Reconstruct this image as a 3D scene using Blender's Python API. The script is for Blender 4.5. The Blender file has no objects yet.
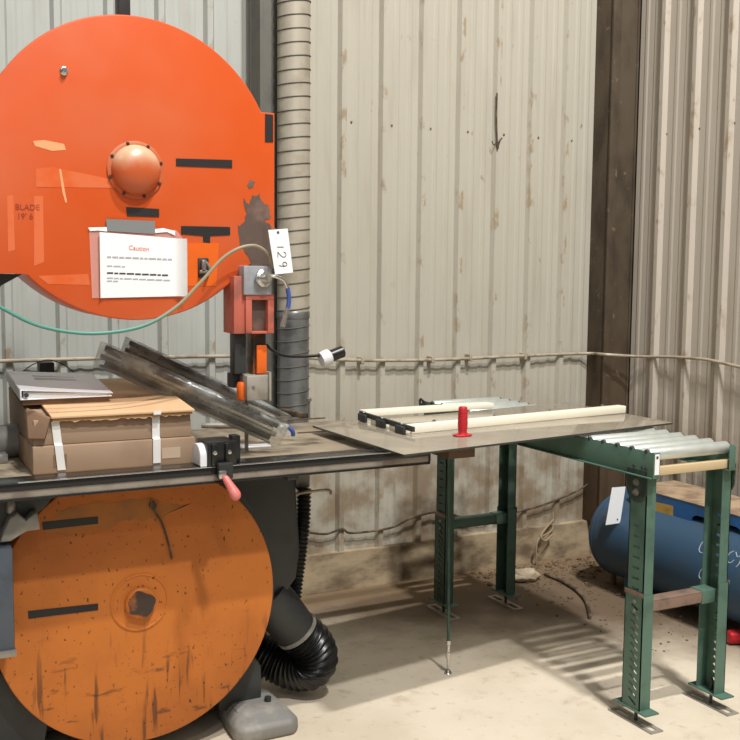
import bpy, bmesh, math, random
from mathutils import Vector, Matrix, noise
random.seed(7)
SC = bpy.context.scene
COL = SC.collection
PI = math.pi

# ------------------------------------------------------------------ camera
F, PITCH, ROLL, YAW, CAMH = 1030.0, 0.0941551671, -0.00892050216, 0.477562055, 1.6
cy, sy = math.cos(YAW), math.sin(YAW)
r0 = Vector((cy, -sy, 0)); f0 = Vector((sy, cy, 0)); d0 = Vector((0, 0, -1))
cp, sp = math.cos(PITCH), math.sin(PITCH)
FW = f0 * cp + d0 * sp; dn = d0 * cp - f0 * sp
cr, sr = math.cos(ROLL), math.sin(ROLL)
RT = r0 * cr + dn * sr; DN = -r0 * sr + dn * cr
EYE = Vector((0, 0, CAMH))
cam = bpy.data.cameras.new('camera'); cam.sensor_width = 36; cam.lens = 36 * F / 740
cam.clip_start = 0.05; cam.clip_end = 100
co = bpy.data.objects.new('camera', cam); COL.objects.link(co)
co.matrix_world = Matrix(((RT.x, -DN.x, -FW.x, EYE.x), (RT.y, -DN.y, -FW.y, EYE.y), (RT.z, -DN.z, -FW.z, EYE.z), (0, 0, 0, 1)))
SC.camera = co
SC.view_settings.view_transform = 'Standard'; SC.view_settings.look = 'None'
SC.view_settings.gamma = 1; SC.view_settings.use_curve_mapping = False
SC.view_settings.exposure = -0.08


def ray(x, y): return RT * ((x - 370) / F) + DN * ((y - 370) / F) + FW
def aty(x, y, Y): d = ray(x, y); return EYE + d * (Y / d.y)
def atx(x, y, X): d = ray(x, y); return EYE + d * (X / d.x)
def atz(x, y, Z): d = ray(x, y); return EYE + d * ((Z - CAMH) / d.z)


# ------------------------------------------------------------------ materials
MATS = {}
def srgb(r, g, b):
    f = lambda c: (c / 255 / 12.92) if c / 255 <= .04045 else ((c / 255 + .055) / 1.055) ** 2.4
    return (f(r), f(g), f(b), 1)


class N:
    """small node helper"""
    def __init__(s, name, rough=.5, metal=0.0, spec=.5):
        m = bpy.data.materials.new(name); m.use_nodes = True; s.m = m; s.t = m.node_tree
        s.b = s.t.nodes['Principled BSDF']
        s.b.inputs['Roughness'].default_value = rough; s.b.inputs['Metallic'].default_value = metal
        s.b.inputs['Specular IOR Level'].default_value = spec
        s.tc = s.t.nodes.new('ShaderNodeTexCoord'); MATS[name] = m
    def n(s, t, **k):
        x = s.t.nodes.new(t)
        for a, v in k.items(): setattr(x, a, v)
        return x
    def l(s, a, b): s.t.links.new(a, b)
    def map(s, scale=(1, 1, 1), rot=(0, 0, 0), loc=(0, 0, 0)):
        m = s.n('ShaderNodeMapping'); m.inputs['Scale'].default_value = scale; m.inputs['Rotation'].default_value = rot
        m.inputs['Location'].default_value = loc
        s.l(s.tc.outputs['Object'], m.inputs['Vector']); return m.outputs['Vector']
    def noise(s, scale, detail=4, vec=None, rough=.55, dist=0):
        x = s.n('ShaderNodeTexNoise'); x.inputs['Scale'].default_value = scale; x.inputs['Detail'].default_value = detail
        x.inputs['Roughness'].default_value = rough; x.inputs['Distortion'].default_value = dist
        s.l(vec if vec is not None else s.tc.outputs['Object'], x.inputs['Vector']); return x.outputs['Fac']
    def ramp(s, fac, a, b, va=0.0, vb=1.0):
        x = s.n('ShaderNodeMapRange'); x.inputs['From Min'].default_value = a; x.inputs['From Max'].default_value = b
        x.inputs['To Min'].default_value = va; x.inputs['To Max'].default_value = vb; x.interpolation_type = 'SMOOTHSTEP'
        s.l(fac, x.inputs['Value']); return x.outputs['Result']
    def math(s, op, a, b):
        x = s.n('ShaderNodeMath', operation=op)
        for i, v in enumerate((a, b)):
            if isinstance(v, (int, float)): x.inputs[i].default_value = v
            else: s.l(v, x.inputs[i])
        return x.outputs[0]
    def mix(s, fac, a, b):
        x = s.n('ShaderNodeMix', data_type='RGBA')
        if isinstance(fac, (int, float)): x.inputs[0].default_value = fac
        else: s.l(fac, x.inputs[0])
        for i, v in ((6, a), (7, b)):
            if isinstance(v, tuple): x.inputs[i].default_value = v
            else: s.l(v, x.inputs[i])
        return x.outputs[2]
    def col(s, c):
        if isinstance(c, tuple): s.b.inputs['Base Color'].default_value = c
        else: s.l(c, s.b.inputs['Base Color'])
    def bump(s, h, strength=.3, dist=.01):
        x = s.n('ShaderNodeBump'); x.inputs['Strength'].default_value = strength; x.inputs['Distance'].default_value = dist
        s.l(h, x.inputs['Height']); s.l(x.outputs['Normal'], s.b.inputs['Normal'])
    def sep(s):
        x = s.n('ShaderNodeSeparateXYZ'); g = s.n('ShaderNodeNewGeometry'); s.l(g.outputs['Position'], x.inputs[0]); return x.outputs


def simple(name, c, rough=.5, metal=0.0, c2=None, scale=8, lo=.45, hi=.7, bump=0, stretch=(1, 1, 1), spec=.5):
    m = N(name, rough, metal, spec)
    if c2:
        f = m.ramp(m.noise(scale, 6, m.map(stretch)), lo, hi)
        m.col(m.mix(f, c, c2))
        if bump: m.bump(f, bump, .004)
    else:
        m.col(c)
    return m.m


# wall sheets: cream paint, vertical grime, rust spots, heavier dirt near the floor
def wall_mat(name, base, warm, dirtc, grad, ax, ph, pit):
    m = N(name, .55, 0, .35)
    P = m.sep()
    c = m.mix(m.ramp(P['X'], grad[0], grad[1]), base, warm)
    c = m.mix(m.math('MULTIPLY', m.ramp(m.noise(3.0, 5, m.map((3.0, 3.0, .45))), .48, .8), .4), c, dirtc)
    c = m.mix(m.math('MULTIPLY', m.ramp(m.noise(9, 5, m.map((2.2, 2.2, .14)), .6), .56, .78), .35), c, srgb(150, 132, 108))
    fr_ = m.math('FRACT', m.math('DIVIDE', m.math('SUBTRACT', P[ax], ph), pit), 0)
    dst = m.math('ABSOLUTE', m.math('SUBTRACT', fr_, .5), 0)
    rib = m.ramp(dst, .36, .46)
    gr = m.ramp(m.noise(16, 4, m.map((1, 1, .5), loc=(2, 5, 1)), .6), .55, .66)
    c = m.mix(m.math('MULTIPLY', m.math('MULTIPLY', rib, gr), .75), c, srgb(146, 122, 92))
    low = m.ramp(P['Z'], 1.1, .45)
    smear = m.ramp(m.noise(4.5, 6, None, .62), .36, .62)
    c = m.mix(m.math('MULTIPLY', m.math('MULTIPLY', low, smear), .8), c, srgb(128, 108, 82))
    sp_ = m.ramp(m.noise(13, 3, m.map((1, 1, .7)), .5), .68, .74)
    area = m.ramp(m.noise(1.3, 2), .42, .6)
    c = m.mix(m.math('MULTIPLY', m.math('MULTIPLY', sp_, area), .75), c, srgb(128, 95, 60))
    m.col(c)
    return m.m
wall_mat('painted_sheet_cream', srgb(176, 178, 172), srgb(178, 173, 159), srgb(152, 143, 126), (1.5, 2.1), 'X', 2.221, .2253)
wall_mat('painted_sheet_tan', srgb(188, 180, 168), srgb(184, 175, 162), srgb(160, 148, 133), (3.0, 4.0), 'Y', 4.252, .2335)

m = N('concrete_floor', .75, 0, .3)
P = m.sep()
c = m.mix(m.ramp(m.noise(1.6, 6), .35, .7), srgb(214, 202, 182), srgb(196, 183, 161))
c = m.mix(m.math('MULTIPLY', m.ramp(m.noise(7, 8, None, .65), .52, .78), .55), c, srgb(160, 142, 116))
c = m.mix(m.math('MULTIPLY', m.ramp(m.noise(28, 5), .6, .75), .35), c, srgb(140, 122, 98))
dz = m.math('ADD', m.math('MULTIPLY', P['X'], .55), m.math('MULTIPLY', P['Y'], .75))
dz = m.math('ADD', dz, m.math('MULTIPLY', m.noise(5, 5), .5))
c = m.mix(m.math('MULTIPLY', m.ramp(dz, 4.05, 4.8), .95), c, srgb(98, 80, 61))  # dirt towards the back right, plus painted shade under the sheet and conveyor
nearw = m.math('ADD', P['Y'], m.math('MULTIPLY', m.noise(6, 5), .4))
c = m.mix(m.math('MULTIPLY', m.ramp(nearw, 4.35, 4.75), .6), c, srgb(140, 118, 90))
m.col(c); m.bump(m.noise(60, 4), .25, .003)

m = N('concrete_curb', .85, 0, .2)
c = m.mix(m.ramp(m.noise(5, 6, m.map((1, 1, 2))), .35, .68), srgb(176, 158, 130), srgb(112, 97, 78))
m.col(c); m.bump(m.noise(30, 5), .4, .006)

m = N('column_brown_steel', .7, 0, .3)
c = m.mix(m.ramp(m.noise(7, 7, m.map((1, 1, .5))), .4, .7), srgb(82, 71, 57), srgb(62, 52, 42))
c = m.mix(m.math('MULTIPLY', m.ramp(m.noise(18, 6, None, .7), .6, .72), .5), c, srgb(150, 130, 108))
P = m.sep(); c = m.mix(m.math('MULTIPLY', m.ramp(P['Z'], 1.5, .5), .35), c, srgb(112, 88, 66))
m.col(c)
simple('dark_grey_steel', srgb(98, 96, 88), .6, 0, srgb(80, 78, 72), 5)

# orange paints
m = N('orange_paint', .34, 0, .5)
c = m.mix(m.ramp(m.noise(1.7, 3, None), .42, .72), srgb(204, 82, 28), srgb(204, 98, 58))
c = m.mix(m.math('MULTIPLY', m.ramp(m.noise(22, 6, m.map((1, 1, 1))), .66, .76), .35), c, srgb(200, 80, 40))
m.col(c); m.bump(m.noise(5, 2), .08, .02)
simple('orange_paint_faded', srgb(214, 106, 60), .45, 0, srgb(212, 90, 34), 9)
simple('orange_paint_deep', srgb(222, 100, 26), .4)
simple('guard_dust', srgb(128, 88, 52), .85, 0, srgb(160, 100, 46), 9, .3, .62)
simple('orange_chip', srgb(226, 160, 110), .6)
m = N('orange_paint_dirty', .55, 0, .35)
c = m.mix(m.ramp(m.noise(2.5, 5), .35, .7), srgb(190, 110, 44), srgb(164, 92, 36))
fl = m.ramp(m.noise(80, 2, m.map((1, 1, .6)), .5), .645, .69)
big = m.ramp(m.noise(3, 3), .30, .5)
c = m.mix(m.math('MULTIPLY', m.math('MULTIPLY', fl, big), .85), c, srgb(54, 38, 28))
st = m.ramp(m.noise(34, 3, m.map((1, 1, .1))), .58, .68)
P = m.sep(); lowz = m.ramp(P['Z'], .55, .25)
c = m.mix(m.math('MULTIPLY', m.math('MULTIPLY', st, lowz), .75), c, srgb(70, 46, 30))
hz = m.ramp(m.noise(24, 5, m.map((.4, 1, 1.5))), .60, .68)
c = m.mix(m.math('MULTIPLY', m.math('MULTIPLY', hz, lowz), .6), c, srgb(60, 42, 30))
m.col(c)
m = N('dome_paint', .35, 0, .5)
g = m.n('ShaderNodeNewGeometry'); sx = m.n('ShaderNodeSeparateXYZ'); m.l(g.outputs['Normal'], sx.inputs[0])
dust = m.math('ADD', sx.outputs['Z'], m.math('MULTIPLY', m.noise(14, 4), .5))
m.col(m.mix(m.math('MULTIPLY', m.ramp(dust, .15, .8), .9), srgb(190, 90, 48), srgb(202, 176, 142)))
simple('bare_metal_patch', srgb(104, 88, 80), .5, .3, srgb(140, 112, 98), 14)
simple('black_tape', srgb(26, 25, 24), .6)
simple('black_iron', srgb(52, 54, 54), .5, .1, srgb(38, 39, 40), 6)
simple('grey_iron', srgb(124, 122, 117), .6, .1, srgb(154, 149, 140), 9)
simple('grey_hammered', srgb(76, 84, 94), .45, .2, srgb(66, 72, 80), 12)
simple('worn_black', srgb(60, 48, 42), .5, .2, srgb(140, 84, 48), 12, .5, .62)
simple('table_iron', srgb(160, 146, 124), .5, .15, srgb(110, 98, 82), 7, .42, .68)
simple('rail_black', srgb(30, 31, 32), .25, .2)
simple('rail_alu', srgb(160, 152, 142), .4, .5, srgb(130, 120, 112), 10)
simple('bright_steel', srgb(200, 200, 196), .25, .9)
simple('steel_dull', srgb(150, 146, 138), .4, .7, srgb(110, 104, 96), 14)
simple('salmon_paint', srgb(186, 98, 80), .5, 0, srgb(140, 84, 70), 12)
simple('grey_plate', srgb(164, 158, 148), .45, .3, srgb(140, 132, 122), 16)
simple('guide_grey', srgb(158, 162, 168), .45, .1, srgb(140, 140, 142), 14)
simple('blue_tape', srgb(60, 84, 150), .5)
simple('galvanised_painted', srgb(178, 170, 154), .5, .2, srgb(162, 152, 134), 10)
simple('galvanised', srgb(134, 136, 136), .36, .6, srgb(108, 108, 106), 12)
simple('duct_seam', srgb(92, 88, 80), .6, .2)
simple('conduit_paint', srgb(178, 166, 146), .5, .2, srgb(140, 126, 106), 12)
simple('paper_white', srgb(238, 238, 238), .6)
simple('paper_tag', srgb(236, 238, 240), .5)
simple('ink_black', srgb(52, 52, 56), .7)
simple('ink_grey', srgb(168, 170, 176), .7)
simple('ink_red', srgb(220, 120, 110), .7)
simple('ink_marker', srgb(150, 56, 26), .7)
simple('duct_tape', srgb(136, 138, 138), .4, .2)
simple('cardboard', srgb(160, 134, 110), .8, 0, srgb(146, 121, 98), 5, bump=.05)
simple('cardboard_light', srgb(210, 174, 134), .8, 0, srgb(198, 162, 122), 4)
simple('cardboard_dark', srgb(128, 100, 78), .85, 0, srgb(108, 84, 64), 5)
simple('strap_white', srgb(228, 226, 222), .5)
simple('label_tan', srgb(190, 168, 144), .7)
simple('handle_pink', srgb(208, 112, 106), .45, 0, srgb(214, 150, 140), 12)
simple('handle_red', srgb(188, 36, 44), .4)
simple('white_plastic', srgb(240, 234, 214), .4)
simple('white_cap', srgb(216, 216, 218), .4)
simple('black_plastic', srgb(28, 28, 28), .35)
simple('black_rubber', srgb(24, 25, 26), .3, 0)
m = N('hose_teal', .4); m.col(m.mix(m.ramp(m.sep()['X'], .80, 1.0), srgb(84, 142, 130), srgb(146, 138, 112)))
simple('hose_grey', srgb(150, 138, 116), .5)
simple('conveyor_green', srgb(84, 114, 100), .45, .1, srgb(68, 94, 82), 9, .45, .7)
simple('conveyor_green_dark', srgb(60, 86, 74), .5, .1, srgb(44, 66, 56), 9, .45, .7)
simple('pivot_dark', srgb(44, 56, 50), .5, .2, srgb(66, 84, 74), 30)
simple('conveyor_worn', srgb(136, 112, 98), .5, .2, srgb(104, 90, 78), 14)
simple('roller_zinc', srgb(212, 218, 212), .36, .55, srgb(196, 202, 196), 10)
simple('wood_dark', srgb(92, 68, 52), .7, 0, srgb(70, 50, 38), 12, stretch=(1, 6, 6))
simple('wood_pale', srgb(196, 174, 136), .7)
simple('tank_blue', srgb(48, 78, 104), .5, .05, srgb(66, 74, 82), 4, .5, .75)
simple('platform_blue', srgb(40, 96, 156), .45, .05, srgb(48, 84, 128), 5)
simple('platform_dust', srgb(172, 148, 120), .9, 0, srgb(134, 110, 88), 9, .4, .65)
simple('label_yellow', srgb(184, 148, 66), .6, 0, srgb(160, 128, 60), 20)
simple('chalk', srgb(160, 170, 178), .9)
simple('can_red', srgb(190, 40, 48), .3, .4)
simple('stone_pale', srgb(190, 174, 150), .9, 0, srgb(150, 132, 106), 12, bump=.3)
simple('dirt', srgb(112, 92, 70), .95, 0, srgb(86, 68, 50), 20)
simple('rope_dusty', srgb(150, 132, 106), .9)
simple('cable_brown', srgb(70, 56, 44), .8, 0, srgb(120, 100, 78), 20)
simple('cable_pale', srgb(150, 132, 104), .7)

# clear film with a shiny crumpled surface, and tinted acrylic sheet
m = N('clear_film', .1, 0, 1.0)
m.col(m.mix(m.ramp(m.noise(6, 5, m.map((1, 1, 1))), .4, .62), srgb(226, 230, 228), srgb(160, 162, 158)))
m.l(m.ramp(m.noise(8, 3, m.map((1, 1, 1), loc=(3, 1, 2))), .40, .66, .16, .46), m.b.inputs['Alpha'])
m.bump(m.noise(12, 3, m.map((1, 1, 1))), .6, .02)
simple('strip_dark', srgb(84, 84, 82), .3, .5, srgb(60, 60, 58), 10)
simple('strip_mid', srgb(150, 152, 150), .22, .7, srgb(110, 110, 106), 12)
simple('strip_pale', srgb(206, 208, 204), .18, .6, srgb(150, 150, 146), 9)
simple('binder_white', srgb(246, 247, 250), .45)
m = N('clear_sleeve', .15, 0, .6); m.col(srgb(240, 200, 190)); m.b.inputs['Alpha'].default_value = .28
m = N('acrylic_sheet', .07, 0, .6)
m.col(m.mix(m.ramp(m.noise(4, 6), .4, .7), srgb(158, 148, 132), srgb(178, 166, 146))); m.b.inputs['Alpha'].default_value = .84
simple('acrylic_edge', srgb(60, 62, 58), .15)


# ------------------------------------------------------------------ mesh helper
class B:
    def __init__(s): s.bm = bmesh.new()
    def _mi(s, faces, mi):
        for f in faces: f.material_index = mi
    def raw(s, vs, fs, mi=0):
        v = [s.bm.verts.new(p) for p in vs]
        out = []
        for f in fs:
            try: out.append(s.bm.faces.new([v[i] for i in f]))
            except ValueError: pass
        s._mi(out, mi); return v, out
    def _bev(s, v, faces, bev, seg=2, mi=0):
        if bev <= 0: return
        es = set(e for f in faces for e in f.edges)
        es = [e for e in es if len(e.link_faces) == 2 and e.calc_face_angle(0) > .5]
        r = bmesh.ops.bevel(s.bm, geom=es, offset=bev, segments=seg, profile=.5, affect='EDGES')
        s._mi(r['faces'], mi)
    def hexa(s, pts, bev=0, mi=0):
        """8 points: bottom ring 0-3, top ring 4-7"""
        v, f = s.raw(pts, [(3, 2, 1, 0), (4, 5, 6, 7), (0, 1, 5, 4), (1, 2, 6, 5), (2, 3, 7, 6), (3, 0, 4, 7)], mi)
        bmesh.ops.recalc_face_normals(s.bm, faces=f)
        s._bev(v, f, bev, 2, mi); return s
    def box(s, x0, x1, y0, y1, z0, z1, bev=0, mi=0, M=None):
        p = [Vector(q) for q in ((x0, y0, z0), (x1, y0, z0), (x1, y1, z0), (x0, y1, z0), (x0, y0, z1), (x1, y0, z1), (x1, y1, z1), (x0, y1, z1))]
        if M is not None: p = [M @ q for q in p]
        return s.hexa(p, bev, mi)
    def prism(s, poly, a0, a1, axis='Y', holes=(), bev=0, mi=0, M=None):
        """polygon in the two other axes, pushed along axis from a0 to a1"""
        def mk(u, w, a):
            p = {'Y': Vector((u, a, w)), 'X': Vector((a, u, w)), 'Z': Vector((u, w, a))}[axis]
            return M @ p if M is not None else p
        if not holes:
            n = len(poly)
            vs = [mk(u, w, a0) for u, w in poly] + [mk(u, w, a1) for u, w in poly]
            fs = [tuple(range(n)), tuple(range(2 * n - 1, n - 1, -1))] + [(i, (i + 1) % n, n + (i + 1) % n, n + i) for i in range(n)]
            v, f = s.raw(vs, fs, mi); bmesh.ops.recalc_face_normals(s.bm, faces=f)
            if bev: 
                es = [e for e in f[0].edges] + [e for e in f[1].edges]
                r = bmesh.ops.bevel(s.bm, geom=es, offset=bev, segments=3, profile=.5, affect='EDGES'); s._mi(r['faces'], mi)
            return s
        loops = [poly] + list(holes); allf = []; rings = []
        for a in (a0, a1):
            es = []; rg = []
            for lp in loops:
                v = [s.bm.verts.new(mk(u, w, a)) for u, w in lp]; rg.append(v)
                es += [s.bm.edges.new((v[i], v[(i + 1) % len(v)])) for i in range(len(v))]
            r = bmesh.ops.triangle_fill(s.bm, edges=es, use_beauty=True)
            allf += [g for g in r['geom'] if isinstance(g, bmesh.types.BMFace)]; rings.append(rg)
        for A, C in zip(*rings):
            n = len(A)
            for i in range(n): allf.append(s.bm.faces.new((A[i], A[(i + 1) % n], C[(i + 1) % n], C[i])))
        s._mi(allf, mi); bmesh.ops.recalc_face_normals(s.bm, faces=allf); return s
    def lathe(s, prof, o, ax, seg=32, mi=0, cap=True):
        """prof [(radius, height)] about axis ax from point o"""
        o = Vector(o); ax = Vector(ax).normalized()
        u = ax.orthogonal().normalized(); w = ax.cross(u)
        rings = []; fs = []
        for r, h in prof:
            if r < 1e-6: rings.append([s.bm.verts.new(o + ax * h)])
            else: rings.append([s.bm.verts.new(o + ax * h + (u * math.cos(2 * PI * k / seg) + w * math.sin(2 * PI * k / seg)) * r) for k in range(seg)])
        for A, C in zip(rings, rings[1:]):
            for k in range(seg):
                j = (k + 1) % seg
                if len(A) == 1 and len(C) == 1: continue
                if len(A) == 1: fs.append(s.bm.faces.new((A[0], C[k], C[j])))
                elif len(C) == 1: fs.append(s.bm.faces.new((A[k], A[j], C[0])))
                else: fs.append(s.bm.faces.new((A[k], A[j], C[j], C[k])))
        if cap:
            for rg in (rings[0], rings[-1]):
                if len(rg) > 2: fs.append(s.bm.faces.new(rg))
        s._mi(fs, mi); bmesh.ops.recalc_face_normals(s.bm, faces=fs); return s
    def cyl(s, a, b, r, seg=20, mi=0, r2=None):
        a = Vector(a); b = Vector(b); L = (b - a).length
        return s.lathe([(r, 0), (r if r2 is None else r2, L)], a, b - a, seg, mi)
    def tube(s, pts, r, seg=10, mi=0, smooth=0, flat=None):
        P_ = [Vector(p) for p in pts]
        if smooth: P_ = spline(P_, smooth)
        R = r if isinstance(r, (list, tuple)) else None
        n = len(P_); T = [(P_[min(i + 1, n - 1)] - P_[max(i - 1, 0)]).normalized() for i in range(n)]
        u = T[0].orthogonal().normalized() if flat is None else (Vector(flat) - T[0] * Vector(flat).dot(T[0])).normalized()
        rings = []; fs = []
        for i in range(n):
            u = (u - T[i] * u.dot(T[i])).normalized(); w = T[i].cross(u)
            if R: k_ = i / (n - 1) * (len(R) - 1); j = min(int(k_), len(R) - 2); rr = R[j] + (R[j + 1] - R[j]) * (k_ - j)
            else: rr = r
            rings.append([s.bm.verts.new(P_[i] + (u * math.cos(2 * PI * k / seg) + w * math.sin(2 * PI * k / seg)) * rr) for k in range(seg)])
        for A, C in zip(rings, rings[1:]):
            for k in range(seg): fs.append(s.bm.faces.new((A[k], A[(k + 1) % seg], C[(k + 1) % seg], C[k])))
        fs.append(s.bm.faces.new(rings[0])); fs.append(s.bm.faces.new(rings[-1]))
        s._mi(fs, mi); bmesh.ops.recalc_face_normals(s.bm, faces=fs); return s
    def hose(s, pts, r, depth, pitch, seg=24, mi=0, smooth=16):
        """ribbed hose along a path"""
        P_ = spline([Vector(p) for p in pts], smooth)
        L = [0]
        for a, b in zip(P_, P_[1:]): L.append(L[-1] + (b - a).length)
        n = max(8, int(L[-1] / pitch * 6)); Q = []; rad = []
        for i in range(n + 1):
            t = L[-1] * i / n; j = 0
            while j < len(L) - 2 and L[j + 1] < t: j += 1
            Q.append(P_[j].lerp(P_[j + 1], (t - L[j]) / max(1e-9, L[j + 1] - L[j])))
            rad.append(r + depth * math.cos(2 * PI * t / pitch))
        return s.tube(Q, rad, seg, mi)


def spline(P_, k):
    out = []; n = len(P_)
    for i in range(n - 1):
        a = P_[max(i - 1, 0)]; b = P_[i]; c = P_[i + 1]; d = P_[min(i + 2, n - 1)]
        for j in range(k):
            t = j / k
            out.append(.5 * ((2 * b) + (c - a) * t + (2 * a - 5 * b + 4 * c - d) * t * t + (3 * b - a - 3 * c + d) * t ** 3))
    out.append(P_[-1]); return out


def circ(cx, cz, r, n=64, a0=0, a1=2 * PI, end=False):
    return [(cx + r * math.cos(a0 + (a1 - a0) * k / n), cz + r * math.sin(a0 + (a1 - a0) * k / n)) for k in range(n + (1 if end else 0))]


def wpos(o):
    v = Vector((0, 0, 0))
    while o is not None: v += o.location; o = o.parent
    return v


def obj(name, b, mats, parent=None, base=None, angle=.6):
    """link one mesh object; vertices are given in world space"""
    me = bpy.data.meshes.new(name)
    bm = b.bm
    if parent is None and base is None:
        xs = [v.co for v in bm.verts]
        base = Vector(((min(p.x for p in xs) + max(p.x for p in xs)) / 2, (min(p.y for p in xs) + max(p.y for p in xs)) / 2, min(p.z for p in xs)))
    off = wpos(parent) if parent is not None else Vector(base)
    bmesh.ops.translate(bm, verts=bm.verts, vec=-off)
    for f in bm.faces: f.smooth = True
    bm.to_mesh(me); bm.free()
    me.set_sharp_from_angle(angle=angle)
    for mm in ([mats] if isinstance(mats, str) else mats): me.materials.append(MATS[mm])
    o = bpy.data.objects.new(name, me); COL.objects.link(o)
    if parent is not None: o.parent = parent
    else: o.location = off
    return o


def tag(o, label, cat=None, group=None):
    o['label'] = label
    if cat: o['category'] = cat
    if group: o['group'] = group
    return o


def thing(name, label, cat, loc, group=None):
    o = bpy.data.objects.new(name, None); COL.objects.link(o); o.location = loc; o.empty_display_size = .1
    return tag(o, label, cat, group)


def struct(o, label=None):
    o['kind'] = 'structure'
    if label: o['label'] = label
    return o


def text_b(txt, size, M, thick=.0006, mi=0):
    cu = bpy.data.curves.new('t', 'FONT'); cu.body = txt; cu.size = size; cu.extrude = thick; cu.align_x = 'CENTER'; cu.align_y = 'CENTER'
    ob = bpy.data.objects.new('t', cu); COL.objects.link(ob)
    bpy.context.view_layer.update()
    me = bpy.data.meshes.new_from_object(ob.evaluated_get(bpy.context.evaluated_depsgraph_get()))
    bpy.data.objects.remove(ob); bpy.data.curves.remove(cu)
    b = B(); b.bm.from_mesh(me); bpy.data.meshes.remove(me)
    bmesh.ops.transform(b.bm, matrix=M, verts=b.bm.verts)
    for f in b.bm.faces: f.material_index = mi
    return b


def facing_xz(o, rot=0):
    """local x,y -> world x,z on a plane facing -Y"""
    M = Matrix(((1, 0, 0, 0), (0, 0, -1, 0), (0, 1, 0, 0), (0, 0, 0, 1)))
    return Matrix.Translation(o) @ Matrix.Rotation(rot, 4, 'Y') @ M


# ------------------------------------------------------------------ room shell
YW, XW = 4.612, 3.95

def sheet_profile(u0, u1, phase, pitch=.2235):
    """corrugated profile: list of (u, height towards the room)"""
    out = [(u0, 0)]
    k = math.ceil((u0 - phase + .04) / pitch)
    while phase + k * pitch < u1 - .04:
        c = phase + k * pitch
        out += [(c - .026, 0), (c - .013, .026), (c + .013, .026), (c + .026, 0)]
        for q in (.075, .148):
            m_ = c + q
            if m_ < u1 - .02: out += [(m_ - .018, 0), (m_ - .008, .0035), (m_ + .008, .0035), (m_ + .018, 0)]
        k += 1
    out.append((u1, 0)); return out

def sheet(prof, fn, z0, z1, thick):
    b = B(); n = len(prof)
    vs = [fn(u, h, z0) for u, h in prof] + [fn(u, h, z1) for u, h in prof] + [fn(u, h - thick, z0) for u, h in prof] + [fn(u, h - thick, z1) for u, h in prof]
    fs = []
    for i in range(n - 1):
        fs += [(i, i + 1, n + i + 1, n + i), (2 * n + i + 1, 2 * n + i, 3 * n + i, 3 * n + i + 1), (i, 2 * n + i, 2 * n + i + 1, i + 1), (n + i, n + i + 1, 3 * n + i + 1, 3 * n + i)]
    fs += [(0, n, 3 * n, 2 * n), (n - 1, 3 * n - 1, 4 * n - 1, 2 * n - 1)]
    v, f = b.raw(vs, fs); bmesh.ops.recalc_face_normals(b.bm, faces=f)
    return b

pb = sheet_profile(-2.2, 3.78, 2.221, .2253)
b = sheet(pb, lambda u, h, z: (u, YW - h, z), .185, 4.6, .002)
for k in range(-16, 8):
    X_ = 2.221 + k * .2253 + .05
    for z_ in (2.335,):
        if X_ < 3.74: b.lathe([(.006, 0), (.0055, .003), (.003, .005), (0, .005)], (X_, YW - .001, z_), (0, -1, 0), 8, 1)
o = obj('wall_back', b, ['painted_sheet_cream', 'steel_dull'], angle=.25); struct(o)
pr = sheet_profile(0.4, 4.45, 4.252, .2335)
b = sheet(pr, lambda u, h, z: (XW - h, u, z), .185, 4.6, .002)
for k in range(-14, 1):
    b.lathe([(.006, 0), (.0055, .003), (.003, .005), (0, .005)], (XW + .001, 4.224 + .2335 * k, 2.35), (-1, 0, 0), 8, 1)
o = obj('wall_right', b, ['painted_sheet_tan', 'steel_dull'], angle=.25); struct(o)
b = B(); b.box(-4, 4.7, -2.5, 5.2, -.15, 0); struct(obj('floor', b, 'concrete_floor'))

def rough_box(b, x0, x1, y0, y1, z0, z1, step=.06, amp=.006):
    bm2 = B(); bm2.box(x0, x1, y0, y1, z0, z1, 0)
    L = max(x1 - x0, y1 - y0); n = int(L / step)
    es = [e for e in bm2.bm.edges if e.calc_length() > L * .9]
    bmesh.ops.subdivide_edges(bm2.bm, edges=es, cuts=n, use_grid_fill=True)
    for v in bm2.bm.verts:
        q = noise.noise(v.co * 6) * amp
        if v.co.z > z0 + .01: v.co.z += q
        v.co.y += noise.noise(v.co * 5 + Vector((9, 0, 0))) * amp
    me = bpy.data.meshes.new('x'); bm2.bm.to_mesh(me); b.bm.from_mesh(me); bpy.data.meshes.remove(me); bm2.bm.free()
b = B(); rough_box(b, -2.2, 3.95, 4.572, YW + .25, 0, .195); struct(obj('baseboard_back', b, 'concrete_curb'))
b = B(); rough_box(b, XW - .035, XW + .3, .4, 4.6, 0, .2); struct(obj('baseboard_right', b, 'concrete_curb'))
# corner column: brown steel box column with a shallow front flange
b = B(); b.box(3.772, 4.06, 4.47, 4.72, .2, 4.6, .004); b.box(3.765, 3.82, 4.458, 4.472, .2, 4.6, .002); b.box(3.94, 3.952, 4.464, 4.472, .2, 4.6)
struct(obj('column', b, 'column_brown_steel'), 'brown steel column in the corner of the two sheet walls')
# dark steel column behind the duct
xa = aty(259, 60, 4.45).x; xb = aty(281, 60, 4.45).x
b = B(); b.box(xa, xb + .03, 4.44, 4.53, 0.0, 4.6, .003); b.box(xa - .004, xa + .012, 4.425, 4.54, 0.0, 4.6, .002)
struct(obj('column', b, 'dark_grey_steel'), 'dark grey steel column behind the ribbed duct')

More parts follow.
